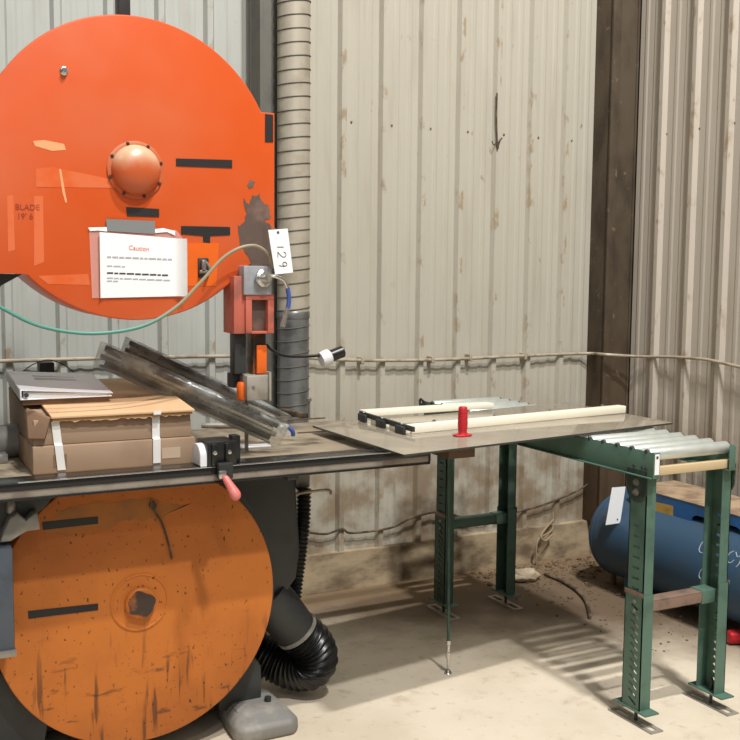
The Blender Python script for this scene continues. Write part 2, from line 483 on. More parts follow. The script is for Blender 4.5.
# ------------------------------------------------------------------ round duct on the wall
YD = 4.38
dxl = aty(277, 200, YD).x; dxr = aty(309.5, 200, YD).x; dr = (dxr - dxl) / 2; dcx = (dxl + dxr) / 2; dr *= .93
t = thing('spiral_duct', 'tall round ribbed metal duct standing against the cream wall behind the band saw', 'duct', (dcx, YD, 0))
zs = aty(292, 312, YD).z
seam = aty(292, 14, YD).z - aty(292, 27.6, YD).z
def duct_part(name, z0, z1, mat, r):
    b = B(); b.cyl((dcx, YD, z0), (dcx, YD, z1), r, 40)
    z = z0 + seam * .6
    while z < z1 - .01:
        pts = [(dcx + (r + .001) * math.cos(a), YD + (r + .001) * math.sin(a), z + seam * .0 + .12 * r * math.cos(a)) for a in [2 * PI * k / 40 for k in range(41)]]
        b.tube(pts, .0028, 6, 1); z += seam
    return obj(name, b, [mat, 'duct_seam'], t)
tag(duct_part('upper_section', zs - .02, 4.6, 'galvanised_painted', dr), 'beige painted upper length of duct')
tag(duct_part('lower_section', .72, zs, 'galvanised', dr * .985), 'bare grey lower length of duct')
b = B(); b.lathe([(dr * 1.0, 0), (dr * 1.03, .004), (dr * 1.03, .03), (dr * 1.0, .034)], (dcx, YD, zs - .03), (0, 0, 1), 40); obj('joint_collar', b, 'galvanised', t)
b = B(); b.cyl((dcx, YD, .6), (dcx, YD, .74), dr * .96, 32); obj('stub', b, 'galvanised', t)
for z_ in (.8, 2.2):
    b = B(); b.box(dcx - .02, dcx + .02, YD + dr - .01, 4.58, z_, z_ + .04, .002); obj('wall_bracket', b, 'galvanised', t)

# ------------------------------------------------------------------ conduit along the walls
b = B(); YC = YW - .04
pts = [aty(-30, 362, YC), aty(120, 358, YC), aty(270, 356, YC), aty(345, 360, YC), aty(430, 360, YC), aty(520, 356, YC), aty(586, 353.5, YC)]
pts += [aty(605, 354.5, 4.42), atx(640, 356.5, XW - .037), atx(690, 358, XW - .037), atx(740, 367, XW - .037), Vector((XW - .037, 2.4, 1.02))]
b.tube(pts, .0085, 10, 0, 10)
t = thing('conduit', 'thin metal conduit pipe running along both walls at table height', 'pipe', (pts[3].x, YC, pts[3].z))
obj('pipe', b, 'conduit_paint', t)
for x_, y_ in ((432, 359), (470, 357), (525, 355.5), (362, 360)):
    p = aty(x_, y_, YC)
    b = B(); b.box(p.x - .009, p.x + .009, YC - .012, YW + .0, p.z - .022, p.z + .014, .003); obj('clamp', b, 'conduit_paint', t)
# loose wire along the wall base
b = B(); pts = [aty(x, y, YW - .035) for x, y in ((300, 531), (325, 534), (342, 529), (352, 533), (390, 528), (412, 518), (440, 512), (475, 520), (505, 514), (540, 506), (575, 492), (588, 484))]
b.tube(pts, .006, 8, 0, 8); tag(obj('cable', b, 'cable_brown'), 'dusty brown cable strung along the lower back wall above the concrete curb', 'cable')
b = B(); b.tube([aty(497, 93, YW - .031), aty(496.5, 120, YW - .032), aty(497.5, 148, YW - .033), aty(499, 142, YW - .036), aty(502, 138, YW - .035)], .0045, 8, 0, 6)
b.tube([aty(497.5, 140, YW - .031), aty(494, 145, YW - .032), aty(492, 141, YW - .03)], .003, 6, 0, 4)
tag(obj('wall_hook', b, 'cable_brown'), 'thin dark hook of wire hanging high on the cream sheet wall', 'hook')
b = B(); pts = [aty(553, 512, YW - .04), aty(552, 530, YW - .06), aty(538, 540, YW - .1), aty(536.5, 562, YW - .11), aty(537, 577, YW - .1)]
b.tube(pts, .005, 7, 0, 6); b.tube([aty(553, 520, YW - .05), aty(546, 528, YW - .07), aty(541, 536, YW - .1), aty(545, 541, YW - .1), aty(552, 535, YW - .07)], .007, 7, 0, 5)
tag(obj('rope', b, 'rope_dusty'), 'dusty knotted rope end hanging down the back wall onto the floor dirt', 'rope')

# ------------------------------------------------------------------ band saw
GY, GB = 3.2, 3.42            # front and back of the wheel guards
UC = (.8345, 1.9105); UR = .4645
LC = (.836, .530); LR = .456
saw = thing('band_saw', 'large orange and black floor standing band saw against the sheet wall', 'band saw', (.85, 3.4, 0))
# upper guard outline: wheel circle joined to the frame arm on the left and to the blade housing on the right
def ang(x, z, c): return math.atan2(z - c[1], x - c[0])
a_r = math.asin((2.118 - UC[1]) / UR)
a_l = ang(.503, 1.588, UC) + 2 * PI
poly = circ(UC[0], UC[1], UR, 60, a_r, PI - .18, True)
poly += [(-.05, poly[-1][1]), (-.05, 1.588), (.503, 1.588)]
a_b = math.atan2(1.606 - UC[1], 1.19 - UC[0]) + 2 * PI
poly += circ(UC[0], UC[1], UR, 50, math.atan2(1.588 - UC[1], -math.sqrt(UR ** 2 - (1.588 - UC[1]) ** 2)) + 2 * PI, a_b, True)
poly += [(1.24, 1.640), (1.275, 1.69), (1.297, 1.745), (1.297, 2.118)]
b = B(); b.prism(poly, GY, GB, 'Y', bev=.006)
ug = tag(obj('upper_wheel_guard', b, 'orange_paint', saw, angle=.5), 'big round bright orange upper wheel guard')
# dark seam behind the guard lip
b = B(); b.prism([(UC[0] + (x - UC[0]) * .985, UC[1] + (z - UC[1]) * .985) for x, z in poly], GB, GB + .05, 'Y'); obj('guard_back', b, 'black_iron', saw)
def strip(name, pts, Y, mat, parent, th=.002, mi=0):
    b = B(); b.prism([(aty(x, y, Y).x, aty(x, y, Y).z) for x, y in pts], Y - th, Y + .0005, 'Y'); return obj(name, b, mat, parent)
def jag(pts, amp, k, seed):
    rr = random.Random(seed); out = []
    for (x, y), (x2, y2) in zip(pts, pts[1:] + pts[:1]):
        for j in range(k): t_ = j / k; out.append((x + (x2 - x) * t_ + rr.uniform(-amp, amp), y + (y2 - y) * t_ + rr.uniform(-amp, amp)))
    return out
def patch(name, outline, Y, mat, parent, th=.001):
    return strip(name, outline, Y, mat, parent, th)
# domed hub cover
def dome(c, r, h, Y, mat, parent, ring, nb, mr):
    b = B(); prof = [(ring, 0), (ring, .006), (r + .002, .008)] + [(r * math.cos(a), .008 + h * math.sin(a)) for a in [PI / 2 * k / 12 for k in range(12)]] + [(0, .008 + h)]
    b.lathe(prof, (c[0], Y, c[1]), (0, -1, 0), 48); d = obj('hub_dome', b, mat, parent, angle=.9)
    for k in range(nb):
        a = 2 * PI * k / nb + .3; p = ((ring + r) / 2 * math.cos(a) + c[0], Y - .006, (ring + r) / 2 * math.sin(a) + c[1])
        b = B(); b.lathe([(.006, 0), (.005, .004), (0, .005)], p, (0, -1, 0), 8); obj('bolt', b, mr, d)
    return d
dome((.834, 1.909), .0765, .045, GY, 'dome_paint', ug, .088, 8, 'worn_black')
for q in ([(176, 158.5), (232, 160), (232, 168), (176, 166)], [(126, 207), (159, 209), (159, 217), (127, 216)], [(265, 114), (273, 115), (273, 142), (265, 142)]):
    tag(strip('tape_strip', q, GY, 'black_tape', ug), 'black tape strip')
tag(strip('tape_strip', [(181, 226), (230, 227), (230, 235), (210, 236), (210, 243), (203, 242), (203, 236), (181, 234)], GY, 'black_tape', ug), 'black tape strip with a short tail')
# old sticker traces, chips, scuffs
strip('sticker_trace', [(36, 169), (52, 167), (95, 176), (114, 180), (114, 188), (36, 187)], GY, 'orange_paint_faded', ug, .0007)
strip('sticker_trace', [(34, 196), (43, 196), (44, 262), (34, 266)], GY, 'orange_paint_faded', ug, .0007)
strip('sticker_trace', [(7, 196), (13, 195), (15, 250), (8, 252)], GY, 'orange_paint_faded', ug, .0007)
strip('sticker_trace', [(38, 276), (88, 274), (90, 285), (48, 284)], GY, 'orange_paint_faded', ug, .0007)
strip('paint_chip', [(33, 141), (44, 140), (64, 144), (66, 150), (52, 151), (35, 146)], GY, 'orange_chip', ug, .0008)
strip('paint_chip', [(59, 169), (61, 169), (65, 192), (67, 202), (65.5, 203), (62.5, 193)], GY, 'orange_chip', ug, .0009)
strip('square_patch', [(187, 243), (219, 243), (216, 286), (186, 286)], GY, 'orange_paint_deep', ug, .0012)
strip('worn_patch', jag([(244, 199), (248, 204), (253, 196), (259, 194), (262, 203), (268, 206), (270, 217), (264, 221), (272, 228), (275, 240), (274, 258), (268, 272), (254, 270), (248, 256), (240, 244), (238, 226), (244, 224), (246, 214)], 1.1, 3, 4), GY, 'bare_metal_patch', ug, .0014)
strip('worn_patch', [(247, 185), (250, 180), (255, 182), (253, 187), (249, 189)], GY, 'bare_metal_patch', ug, .0012)
b = text_b('BLADE', .024, facing_xz(aty(27.5, 207.5, GY - .0008)), .0004); obj('handwriting', b, 'ink_marker', ug)
b = text_b("19' 6", .024, facing_xz(aty(25, 216.5, GY - .0008)), .0004); obj('handwriting', b, 'ink_marker', ug)
p = aty(64, 71, GY)
b = B(); b.lathe([(.013, 0), (.013, .002), (.009, .004), (.009, .012), (.006, .015), (0, .015)], p, (0, -1, 0), 16); obj('stud', b, 'bright_steel', ug)
# toggle latch
p = aty(203, 268, GY)
b = B(); b.box(p.x - .018, p.x + .018, GY - .006, GY, p.z - .032, p.z + .032, .003); lt = obj('toggle_latch', b, 'black_iron', ug)
b = B(); b.box(p.x - .010, p.x + .004, GY - .024, GY - .005, p.z - .008, p.z + .026, .003); b.cyl((p.x - .016, GY - .016, p.z - .012), (p.x + .016, GY - .016, p.z - .012), .006, 10)
b.tube([(p.x + .004, GY - .018, p.z + .02), (p.x + .014, GY - .026, p.z - .002), (p.x + .006, GY - .02, p.z - .026)], .004, 8, 0, 5); obj('latch_lever', b, 'steel_dull', lt)
# tension post rising behind the guard
pa = aty(117, 5, 3.32); pb_ = aty(129, 5, 3.32)
b = B(); b.box(pa.x, pb_.x, 3.30, 3.35, 2.30, 2.75, .004); obj('tension_post', b, 'black_iron', saw)
# frame: arm at the left, back column, black underside
b = B(); b.box(-.05, .40, GB, 3.75, 1.60, 2.2, .01); b.box(-.12, .30, 3.35, 3.78, .05, 1.75, .02)
b.prism([(-.05, 1.589), (.5, 1.586), (.44, 1.552), (.40, 1.50), (.28, 1.42), (.28, 1.3), (-.05, 1.3)], GY + .06, GB + .1, 'Y'); obj('frame_column', b, 'black_iron', saw)
# wheel hub axle behind
# blade guide post
def bx(x0, x1, y0, y1, Y0, Y1, bev=.003, b=None):
    b = b or B(); A = aty(x0, y1, Y0); C = aty(x1, y0, Y0); b.box(A.x, C.x, Y0, Y1, A.z, C.z, bev); return b
b = bx(234, 247, 276, 334, 3.165, 3.27); gp = tag(obj('guide_post', b, 'salmon_paint', saw), 'salmon painted blade guide post')
b = bx(246, 274, 294, 300, 3.155, 3.25, .001); bx(268, 274, 300, 333, 3.155, 3.25, .001, b); bx(246, 252, 300, 333, 3.155, 3.25, .001, b); bx(246, 274, 331, 334, 3.16, 3.25, .001, b); obj('guide_frame', b, 'salmon_paint', gp)
bx_ = bx(252, 268, 300, 333, 3.18, 3.24, .001); obj('post_recess', bx_, 'bare_metal_patch', gp)
b = bx(244, 272, 266, 295, 3.15, 3.26, .004); tag(obj('guide_head', b, 'guide_grey', saw), 'grey metal guide head')
p = aty(262, 278, 3.15)
b = B(); b.lathe([(.026, 0), (.03, .004), (.03, .014), (.022, .02), (.012, .02), (.012, .034), (0, .036)], p, (.25, -1, 0), 24); kn = obj('hand_knob', b, 'bright_steel', saw)
b = B(); k0 = aty(268, 276, 3.13); b.tube([k0, aty(276, 276.5, 3.12), aty(284, 281, 3.12), aty(288, 290, 3.12)], .007, 10, 0, 6); obj('knob_lever', b, 'bright_steel', kn)
b = B(); b.tube([aty(287.5, 288, 3.12), aty(289, 298, 3.12), aty(288, 308, 3.12)], .0075, 10, 0, 4); obj('lever_grip', b, 'blue_tape', kn)
b = B(); b.cyl(aty(287.5, 308, 3.12), aty(282.5, 327, 3.12), .008, 10); obj('lever_tip', b, 'bright_steel', kn)
b = bx(235, 246, 333, 374, 3.19, 3.24, .002); obj('guard_bar', b, 'black_iron', saw)
b = bx(253, 266, 333, 375, 3.20, 3.25, .003); obj('guide_bar', b, 'worn_black', saw)
b = bx(257, 267, 345, 374, 3.185, 3.20, .003); tag(obj('paint_sleeve', b, 'orange_paint_deep', saw), 'bright orange lower sleeve of the guide bar')
b = bx(247, 271, 375, 401, 3.16, 3.26, .004); gb = tag(obj('lower_guide_box', b, 'grey_plate', saw), 'grey square blade guide box above the table')
b = bx(269.3, 271.5, 372, 401, 3.15, 3.26, .001); obj('box_flange', b, 'grey_plate', gb)
p = aty(253.5, 387, 3.16); b = B(); b.lathe([(.006, 0), (.005, .003), (0, .003)], p, (0, -1, 0), 10); obj('screw', b, 'steel_dull', gb)
A = aty(242, 381, 3.2); C = aty(242, 400, 3.2); b = B(); b.lathe([(.014, 0), (.018, .006), (.018, .05), (.014, .06)], C, (A - C), 18); tag(obj('guide_cylinder', b, 'orange_paint_deep', saw), 'small orange cylinder beside the guide box')
b = bx(232, 243, 373, 388, 3.23, 3.28, .003); obj('guide_block', b, 'black_iron', saw)
# the blade itself
b = B(); b.box(aty(250, 350, 3.3).x, aty(250.6, 350, 3.3).x + .001, 3.325, 3.355, .9, 1.7); obj('blade', b, 'steel_dull', saw)
# thin cable hanging beside the post
b = B(); b.tube([aty(228, 290, 3.25), aty(231, 330, 3.25), aty(232, 372, 3.25)], .003, 6, 0, 5); obj('cable', b, 'black_rubber', saw)
# table
TZ = .98
b = B(); b.box(.0, 1.74, 3.10, 3.42, TZ - .035, TZ, .005); b.box(.0, 1.88, 3.42, 3.88, TZ - .035, TZ, .005)
tb = tag(obj('table', b, 'table_iron', saw), 'worn grey iron saw table')
for px, py in ((300, 420), (322, 432), (275, 418)):
    q = atz(px, py, TZ); b = B(); b.box(q.x - .1, q.x + .12, q.y, q.y + .012, TZ - .001, TZ + .004, .002); obj('table_slot', b, 'wood_dark', tb)
b = B(); b.box(1.10, 1.66, 3.13, 3.17, TZ, TZ + .008, .002); obj('table_edge_strip', b, 'wood_dark', tb)
b = B(); b.box(.1, 1.46, 3.44, 3.8, TZ - .11, TZ - .045, .01); obj('table_apron', b, 'black_iron', saw)
# front rail: black top, aluminium face with two lips
RY = 3.02
b = B(); b.box(-.05, 1.800, RY, RY + .10, .972, .996, .004); rl = tag(obj('front_rail', b, 'rail_black', saw), 'black fence rail along the table front')
b = B(); b.box(-.05, 1.797, RY + .004, RY + .05, .950, .972, .001); obj('rail_face', b, 'rail_alu', rl)
b = B(); b.box(aty(18, 483, RY).x, 1.795, RY - .001, RY + .012, .9945, .9968, .0005); obj('rail_highlight_strip', b, 'bright_steel', rl)  # bright strip added as the highlight along the rail's top edge
b = B(); b.box(1.797, 1.802, RY, RY + .05, .950, .995, .001); obj('end_cap', b, 'rail_black', rl)
b = B(); b.box(-.05, 1.80, RY - .001, RY + .05, .944, .950, .001); obj('rail_underside', b, 'rail_black', rl)
for x_ in (.2, 1.3):
    b = B(); b.box(x_ - .02, x_ + .02, 3.05, 3.12, .925, .945, .004); obj('rail_bracket', b, 'black_iron', rl)
# lower guard
b = B(); b.prism(circ(LC[0], LC[1], LR, 96), GY, GB, 'Y', bev=.006)
lg = tag(obj('lower_wheel_guard', b, 'orange_paint_dirty', saw, angle=.5), 'big round dirty dark orange lower wheel guard')
b = B(); b.prism(circ(LC[0] + .012, LC[1] + .002, LR + .012, 96), GY + .05, GB + .06, 'Y'); obj('lower_guard_back', b, 'black_iron', saw)
b = B(); b.lathe([(.092, -.002), (.094, .003), (.088, .004), (.086, .0015), (.05, .002), (.05, .014), (.044, .02), (0, .021)], (.831, GY, .54), (0, -1, 0), 48); hb = obj('hub_cover', b, 'orange_paint_dirty', lg)
hp = [(.831 + .043 * (1 + .12 * math.sin(5 * a) + .1 * math.cos(3 * a + 1)) * math.cos(a), .54 + .040 * (1 + .15 * math.sin(4 * a)) * math.sin(a)) for a in [2 * PI * k / 36 for k in range(36)]]
b = B(); b.prism(hp, GY - .0235, GY - .02, 'Y'); obj('hub_cap', b, 'worn_black', hb)
for q in ([(28, 611), (98, 603.5), (98, 610), (28.5, 618.5)], [(42, 522), (98, 516.5), (98, 523.5), (43, 530)]): tag(strip('tape_strip', q, GY, 'black_tape', lg), 'black tape strip')
strip('dust_smear', jag([(60, 511), (90, 503), (150, 499), (190, 505), (165, 514), (160, 519), (130, 520), (98, 530), (60, 535), (45, 531)], 2.0, 6, 3), GY, 'guard_dust', lg, .0006)
b = B(); b.tube([aty(151, 500, GY - .008), aty(155, 512, GY - .012), aty(162, 523, GY - .006), aty(168, 542, GY - .006), aty(172, 559, GY - .006)], .0035, 8, 0, 6); b.lathe([(.012, -.006), (.012, .004), (0, .006)], aty(153, 506, GY - .006), (0, -1, 0), 12)
obj('pull_wire', b, 'cable_brown', lg)
# black pedestal and base casting
b = B(); poly = [(1.02, .93), (1.43, .93), (1.455, .60), (1.44, .50), (1.36, .40), (1.30, .32), (1.20, .30), (1.02, .30)]
b.prism(poly, 3.34, 3.75, 'Y', bev=.015); pd = tag(obj('pedestal', b, 'black_iron', saw), 'black pedestal under the table')
b = B(); b.prism([(.35, .04), (1.24, .04), (1.30, .18), (1.36, .42), (1.1, .45), (.35, .45)], 3.46, 3.85, 'Y', bev=.02); obj('base', b, 'black_iron', saw)
def foot(cx, cy, name):
    b = B()
    low = [(-.11, -.09), (-.085, -.125), (.095, -.125), (.125, -.095), (.11, .12), (-.10, .12)]
    vs = []; 
    for k, (s_, z) in enumerate(((1.0, 0), (1.0, .040), (.95, .054), (.80, .074), (.66, .086))):
        off = (0, .0) if k < 3 else (.0, .03)
        for x, y in low: vs.append((cx + x * s_ + off[0], cy + y * s_ + off[1], z))
    n = 6; fs = [tuple(range(n))[::-1], tuple(range(4 * n, 5 * n))]
    for k in range(4):
        for i in range(n): fs.append((k * n + i, k * n + (i + 1) % n, (k + 1) * n + (i + 1) % n, (k + 1) * n + i))
    v, f = b.raw(vs, fs); bmesh.ops.recalc_face_normals(b.bm, faces=f); b._bev(v, f, .012, 3)
    o = tag(obj(name, b, 'grey_iron', saw, angle=.9), 'grey cast foot on the floor')
    b = B(); b.lathe([(.02, 0), (.02, .006), (.012, .008), (.012, .026), (0, .028)], (cx + .045, cy - .005, .076), (0, 0, 1), 12); obj('anchor_bolt', b, 'black_iron', o)
foot(1.262, 3.295, 'foot'); foot(.40, 3.27, 'foot')
b = B(); b.prism([(1.14, .06), (1.30, .06), (1.30, .20), (1.20, .36), (1.12, .30)], 3.33, 3.5, 'Y', bev=.01); obj('foot_web', b, 'black_iron', saw)
b = B(); b.prism([(.30, .1), (.54, .1), (.56, .2), (.46, .34), (.30, .4)], 3.27, 3.5, 'Y', bev=.01); obj('foot_web', b, 'black_iron', saw)
# grey box and bracket at the lower left
A = aty(15.5, 655, 3.08); C = aty(15.5, 546, 3.08)
b = B(); b.box(A.x - .3, A.x, 3.08, 3.19, A.z, C.z, .008); sb = tag(obj('switch_box', b, 'grey_hammered', saw), 'blue grey metal box left of the lower guard')
b = B(); b.box(A.x - .29, A.x + .003, 3.07, 3.085, A.z - .002, A.z + .018, .003); obj('box_lip', b, 'steel_dull', sb)
b = B(); b.prism([(aty(x, y, 3.1).x, aty(x, y, 3.1).z) for x, y in ((0, 542), (10, 541), (26, 531), (40, 529), (37, 511), (32, 514), (26, 520), (17, 512), (9, 518), (2, 534))], 3.09, 3.16, 'Y', bev=.006); br = tag(obj('arm_bracket', b, 'grey_iron', saw), 'pale grey cast bracket under the rail')
b = B(); q = aty(12, 508, 3.1); b.lathe([(.011, 0), (.014, .006), (.013, .03), (.008, .04), (0, .042)], (q.x, 3.12, q.z - .02), (0, 0, 1), 12); obj('knob', b, 'steel_dull', br)
b = B(); b.prism([(aty(x, y, 3.12).x, aty(x, y, 3.12).z) for x, y in ((-20, 500), (55, 496), (46, 508), (30, 520), (-20, 530))], 3.13, 3.19, 'Y', bev=.004); obj('rail_gusset', b, 'black_iron', saw)
# table clutter at far left: grey casting ends
b = B(); q = atz(14, 462, TZ); b.lathe([(.05, 0), (.055, .01), (.055, .12), (.045, .13)], (q.x - .06, q.y + .08, TZ + .055), (1, .25, 0), 24); b.box(q.x - .16, q.x - .02, q.y - .02, q.y + .2, TZ, TZ + .03, .004); obj('fence_casting', b, 'grey_iron', saw)
# dust port with collar
c0 = aty(281, 612, 3.40); c1 = aty(296, 630, 3.40)
b = B(); b.lathe([(.085, -.10), (.085, 0), (.078, (c1 - c0).length + .005)], c0, c1 - c0, 28); obj('dust_port', b, 'black_iron', saw)
b = B(); d_ = (c1 - c0).normalized(); b.lathe([(.080, 0), (.084, .002), (.084, .014), (.080, .016)], c1 - d_ * .004, d_, 28); obj('port_collar', b, 'grey_iron', saw)

# large black ribbed hose
e0 = c1 + d_ * .012
b = B(); pts = [e0, aty(310, 642, 3.40), aty(316, 656, 3.41), aty(311, 667, 3.44), aty(294, 668, 3.50), aty(275, 660, 3.56), aty(255, 650, 3.60)]
pts = [e0] + [Vector((p.x, p.y, max(p.z, .092))) for p in pts[1:]]
b.hose(pts, .078, .006, .021, 30)
hz = tag(obj('dust_hose', b, 'black_rubber'), 'thick black ribbed hose curving from the saw dust port to the floor', 'hose')
# small ribbed hose hanging below the table
b = B(); b.hose([aty(304, 489, 3.55), aty(303, 520, 3.55), aty(300, 550, 3.55), aty(296, 580, 3.55), aty(294, 598, 3.55)], .026, .0035, .016, 18)
tag(obj('flexible_hose', b, 'black_rubber'), 'thin black ribbed hose hanging beside the saw pedestal below the table', 'hose')
b = B(); b.tube([aty(296, 494, 3.52), aty(308, 492, 3.5), aty(328, 490, 3.5), aty(331, 494, 3.5)], .0055, 8, 0, 5); obj('bracket_rod', b, 'conduit_paint', saw)
b = B(); A = aty(297, 462, 3.55); C = aty(311, 488, 3.55); b.box(A.x, C.x, 3.56, 3.62, C.z, TZ - .045, .003); obj('side_bracket', b, 'grey_iron', saw)

# green air hose
b = B(); pts = [aty(-14, 300, 3.12), aty(0, 307, 3.12), aty(40, 326, 3.12), aty(90, 333.5, 3.12), aty(140, 327, 3.12), aty(175, 308, 3.13), aty(200, 283, 3.135), aty(222, 259, 3.14), aty(240, 248, 3.14), aty(256, 246, 3.14), aty(268, 254, 3.14), aty(273, 268, 3.14)]
b.tube(pts, .0055, 10, 0, 10); tag(obj('air_hose', b, 'hose_teal'), 'thin green air hose drooping across the upper orange guard', 'hose')

# notice in plastic sleeve
nt = thing('notice', 'white printed notice in a clear sleeve taped to the orange upper guard', 'notice', aty(140, 297, GY - .003))
def sheetpoly(name, pts, Y, mat, th=.0012, curl=0):
    b = B(); b.prism([(aty(x, y, Y).x, aty(x, y, Y).z) for x, y in pts], Y - th, Y, 'Y'); return obj(name, b, mat, nt)
tag(sheetpoly('plastic_sleeve', [(89, 229), (176, 230), (184, 240), (184, 297), (92, 298)], GY - .002, 'clear_sleeve'), 'clear plastic sleeve')
# paper with its right edge curling off the guard
Q = [aty(x, y, GY - .005) for x, y in ((99, 232), (184, 239), (184.5, 296), (98.5, 298))]
def curl(u): return GY - .005 - (.055 * max(0, u - .86) ** 2 * 30 + .25 * max(0, .06 - u) ** 2 * 8)
us = [0, .02, .04, .06, .86, .88, .90, .92, .94, .96, .98, 1.0]; xa_, xb_ = Q[0].x, Q[1].x
poly_ = [(xa_ + (xb_ - xa_) * u, curl(u)) for u in us]; poly_ += [(x, y + .0007) for x, y in poly_[::-1]]
b = B(); b.prism(poly_, Q[3].z, Q[0].z, 'Z')
for v in b.bm.verts:
    u = (v.co.x - xa_) / (xb_ - xa_)
    v.co.z += (Q[1].z - Q[0].z) * u if v.co.z > (Q[0].z + Q[3].z) / 2 else (Q[2].z - Q[3].z) * u
pp = obj('paper', b, 'paper_white', nt, angle=.5)
YP = GY - .0057
b = text_b('Caution', .020, facing_xz(aty(139, 248.5, YP), .06), .0004); obj('heading', b, 'ink_red', pp)
random.seed(3)
for (xa_, xb_, y_, mt, h) in ((107, 172, 257, 'ink_grey', 1.5), (107, 125, 266, 'ink_grey', 1.2), (107, 168, 273, 'ink_black', 1.5), (107, 170, 278, 'ink_grey', 1.2), (107, 118, 281, 'ink_grey', 1.2)):
    b = B(); x = xa_
    while x < xb_:
        w_ = random.uniform(3, 8); x2 = min(x + w_, xb_)
        y2 = y_ + (x - 107) * .04
        A = aty(x, y2 + h / 2, YP); C = aty(x2, y2 - h / 2, YP); b.box(A.x, C.x, YP - .0003, YP + .0003, A.z, C.z); x = x2 + 1.2
    obj('text_line', b, mt, pp)
tag(sheetpoly('tape_strip', [(106, 219), (155, 221), (155, 234), (107, 231)], GY - .0045, 'duct_tape'), 'grey duct tape strip')
sheetpoly('sleeve_top_edge', [(88, 227.5), (107, 227), (107, 231.5), (98, 230.5), (90, 231)], GY - .0045, 'paper_white')
sheetpoly('sleeve_top_edge', [(155, 229), (163, 228), (175, 231), (175, 235.5), (167, 232), (155, 233)], GY - .0045, 'paper_white')

# numbered paper tag
YT = 3.118
tg = thing('number_tag', 'white paper tag numbered 129 hanging on the upper band saw guard edge', 'tag', aty(283, 274, YT))
b = B(); b.prism([(aty(x, y, YT).x, aty(x, y, YT).z) for x, y in ((268, 230), (287.5, 228.5), (293, 272.5), (275, 274.5))], YT - .0012, YT, 'Y'); obj('paper', b, 'paper_tag', tg)
b = B(); q = aty(278, 232.5, YT - .0012); b.lathe([(.0045, 0), (.0045, .0008)], q, (0, -1, 0), 14); obj('hole', b, 'ink_black', tg)
def ink(strokes, Y, r, name, mat, parent, mode='y', X=None):
    b = B()
    for s_ in strokes:
        pts = [aty(x, y, Y) if mode == 'y' else atx(x, y, X) for x, y in s_]; b.tube(pts, r, 6, 0, 4)
    return obj(name, b, mat, parent)
def dg(pts, top, k=5.4): return [(277.2 + y * k + (top - 247) * .12, top + x * k * .95) for x, y in pts]
ink([dg([(.0, 0), (.0, .6), (.0, 1.2)], 247)], YT - .0018, .0010, 'digit', 'ink_black', tg)
ink([dg([(0, 1.1), (.2, 1.45), (.7, 1.5), (1, 1.1), (.75, .65), (.3, .25), (0, 0), (.5, .02), (1.1, .0)], 252)], YT - .0018, .0010, 'digit', 'ink_black', tg)
ink([dg([(.9, 1.1), (.75, 1.45), (.4, 1.45), (.1, 1.1), (.3, .75), (.65, .75), (.9, 1.1), (.9, .6), (.75, .0)], 261.5)], YT - .0018, .0010, 'digit', 'ink_black', tg)
b = B(); b.tube([aty(278, 232.5, YT - .003), aty(275, 229, YT + .02), aty(270, 224, YT + .05), aty(265, 222, YT + .07)], .0014, 6, 0, 5); obj('wire_tie', b, 'bright_steel', tg)

# gooseneck work lamp
gl = thing('gooseneck_lamp', 'small gooseneck work lamp with white and black head beside the duct', 'lamp', aty(266, 345, 3.22))
b = B(); b.tube([aty(266, 344, 3.24), aty(272, 350, 3.24), aty(284, 355.5, 3.24), aty(300, 356.5, 3.24), aty(320, 355.5, 3.24)], .0052, 10, 0, 8); obj('neck', b, 'black_rubber', gl)
A = aty(319, 362, 3.24); C = aty(334, 353, 3.24); dr_ = (aty(345, 350.5, 3.24) - aty(326, 358, 3.24)).normalized(); m0 = aty(326, 358, 3.24)
b = B(); b.lathe([(.008, -.024), (.026, -.02), (.029, 0), (.029, .012), (.022, .018)], m0, dr_, 20); obj('lamp_head', b, 'white_cap', gl)
b = B(); b.lathe([(.021, .016), (.021, .066), (.017, .07)], m0, dr_, 20); obj('lamp_cap', b, 'black_plastic', gl)

# ------------------------------------------------------------------ cartons on the table
Mb = Matrix.Translation((.508, 3.19, TZ)) @ Matrix.Rotation(-.02, 4, 'Z')
DB = .56
lb = thing('cardboard_box', 'lower brown carton with rounded edges strapped on the saw table', 'box', (.76, 3.47, TZ))
b = B(); b.box(0, .507, 0, DB, .001, .088, .006, 0, Mb); obj('carton', b, 'cardboard', lb)
b = B(); b.box(.395, .455, -.0012, .002, .024, .058, 0, 0, Mb); tag(obj('shipping_label', b, 'label_tan', lb), 'pale square label')
b = B(); b.box(.0, .507, DB / 2 - .02, DB / 2 + .02, .088, .0886, 0, 0, Mb); b.box(.06, .10, -.001, .002, .02, .06, 0, 0, Mb); obj('carton_print', b, 'cardboard_dark', lb)
ub = thing('cardboard_box', 'upper brown carton with torn flap and pale tan lid beneath the white binder', 'box', (.76, 3.47, TZ + .09))
FH, BH = .166, .215
b = B(); pts = [(.004, .008, .089), (.497, .008, .089), (.497, DB, .089), (.004, DB, .089), (.006, .010, FH), (.492, .012, FH + .004), (.495, DB, BH), (.002, DB, BH)]
b.hexa([Mb @ Vector(p) for p in pts], .004); obj('carton', b, 'cardboard', ub)
def lidz(v): return FH + .004 + (BH - FH) * (v - .01) / (DB - .01)
def onlid(u0, u1, v0, v1, t0, t1, bev=.001):
    b = B(); p = []
    for t_ in (t0, t1):
        for u, v in ((u0, v0), (u1, v0), (u1, v1), (u0, v1)): p.append(Mb @ Vector((u, v, lidz(v) + t_)))
    b.hexa(p, bev); return b
tag(obj('lid', onlid(.055, .50, -.012, DB - .005, .004, .011), 'cardboard_light', ub), 'pale tan cardboard lid')
b = B(); n = 40; random.seed(5)
vs = []
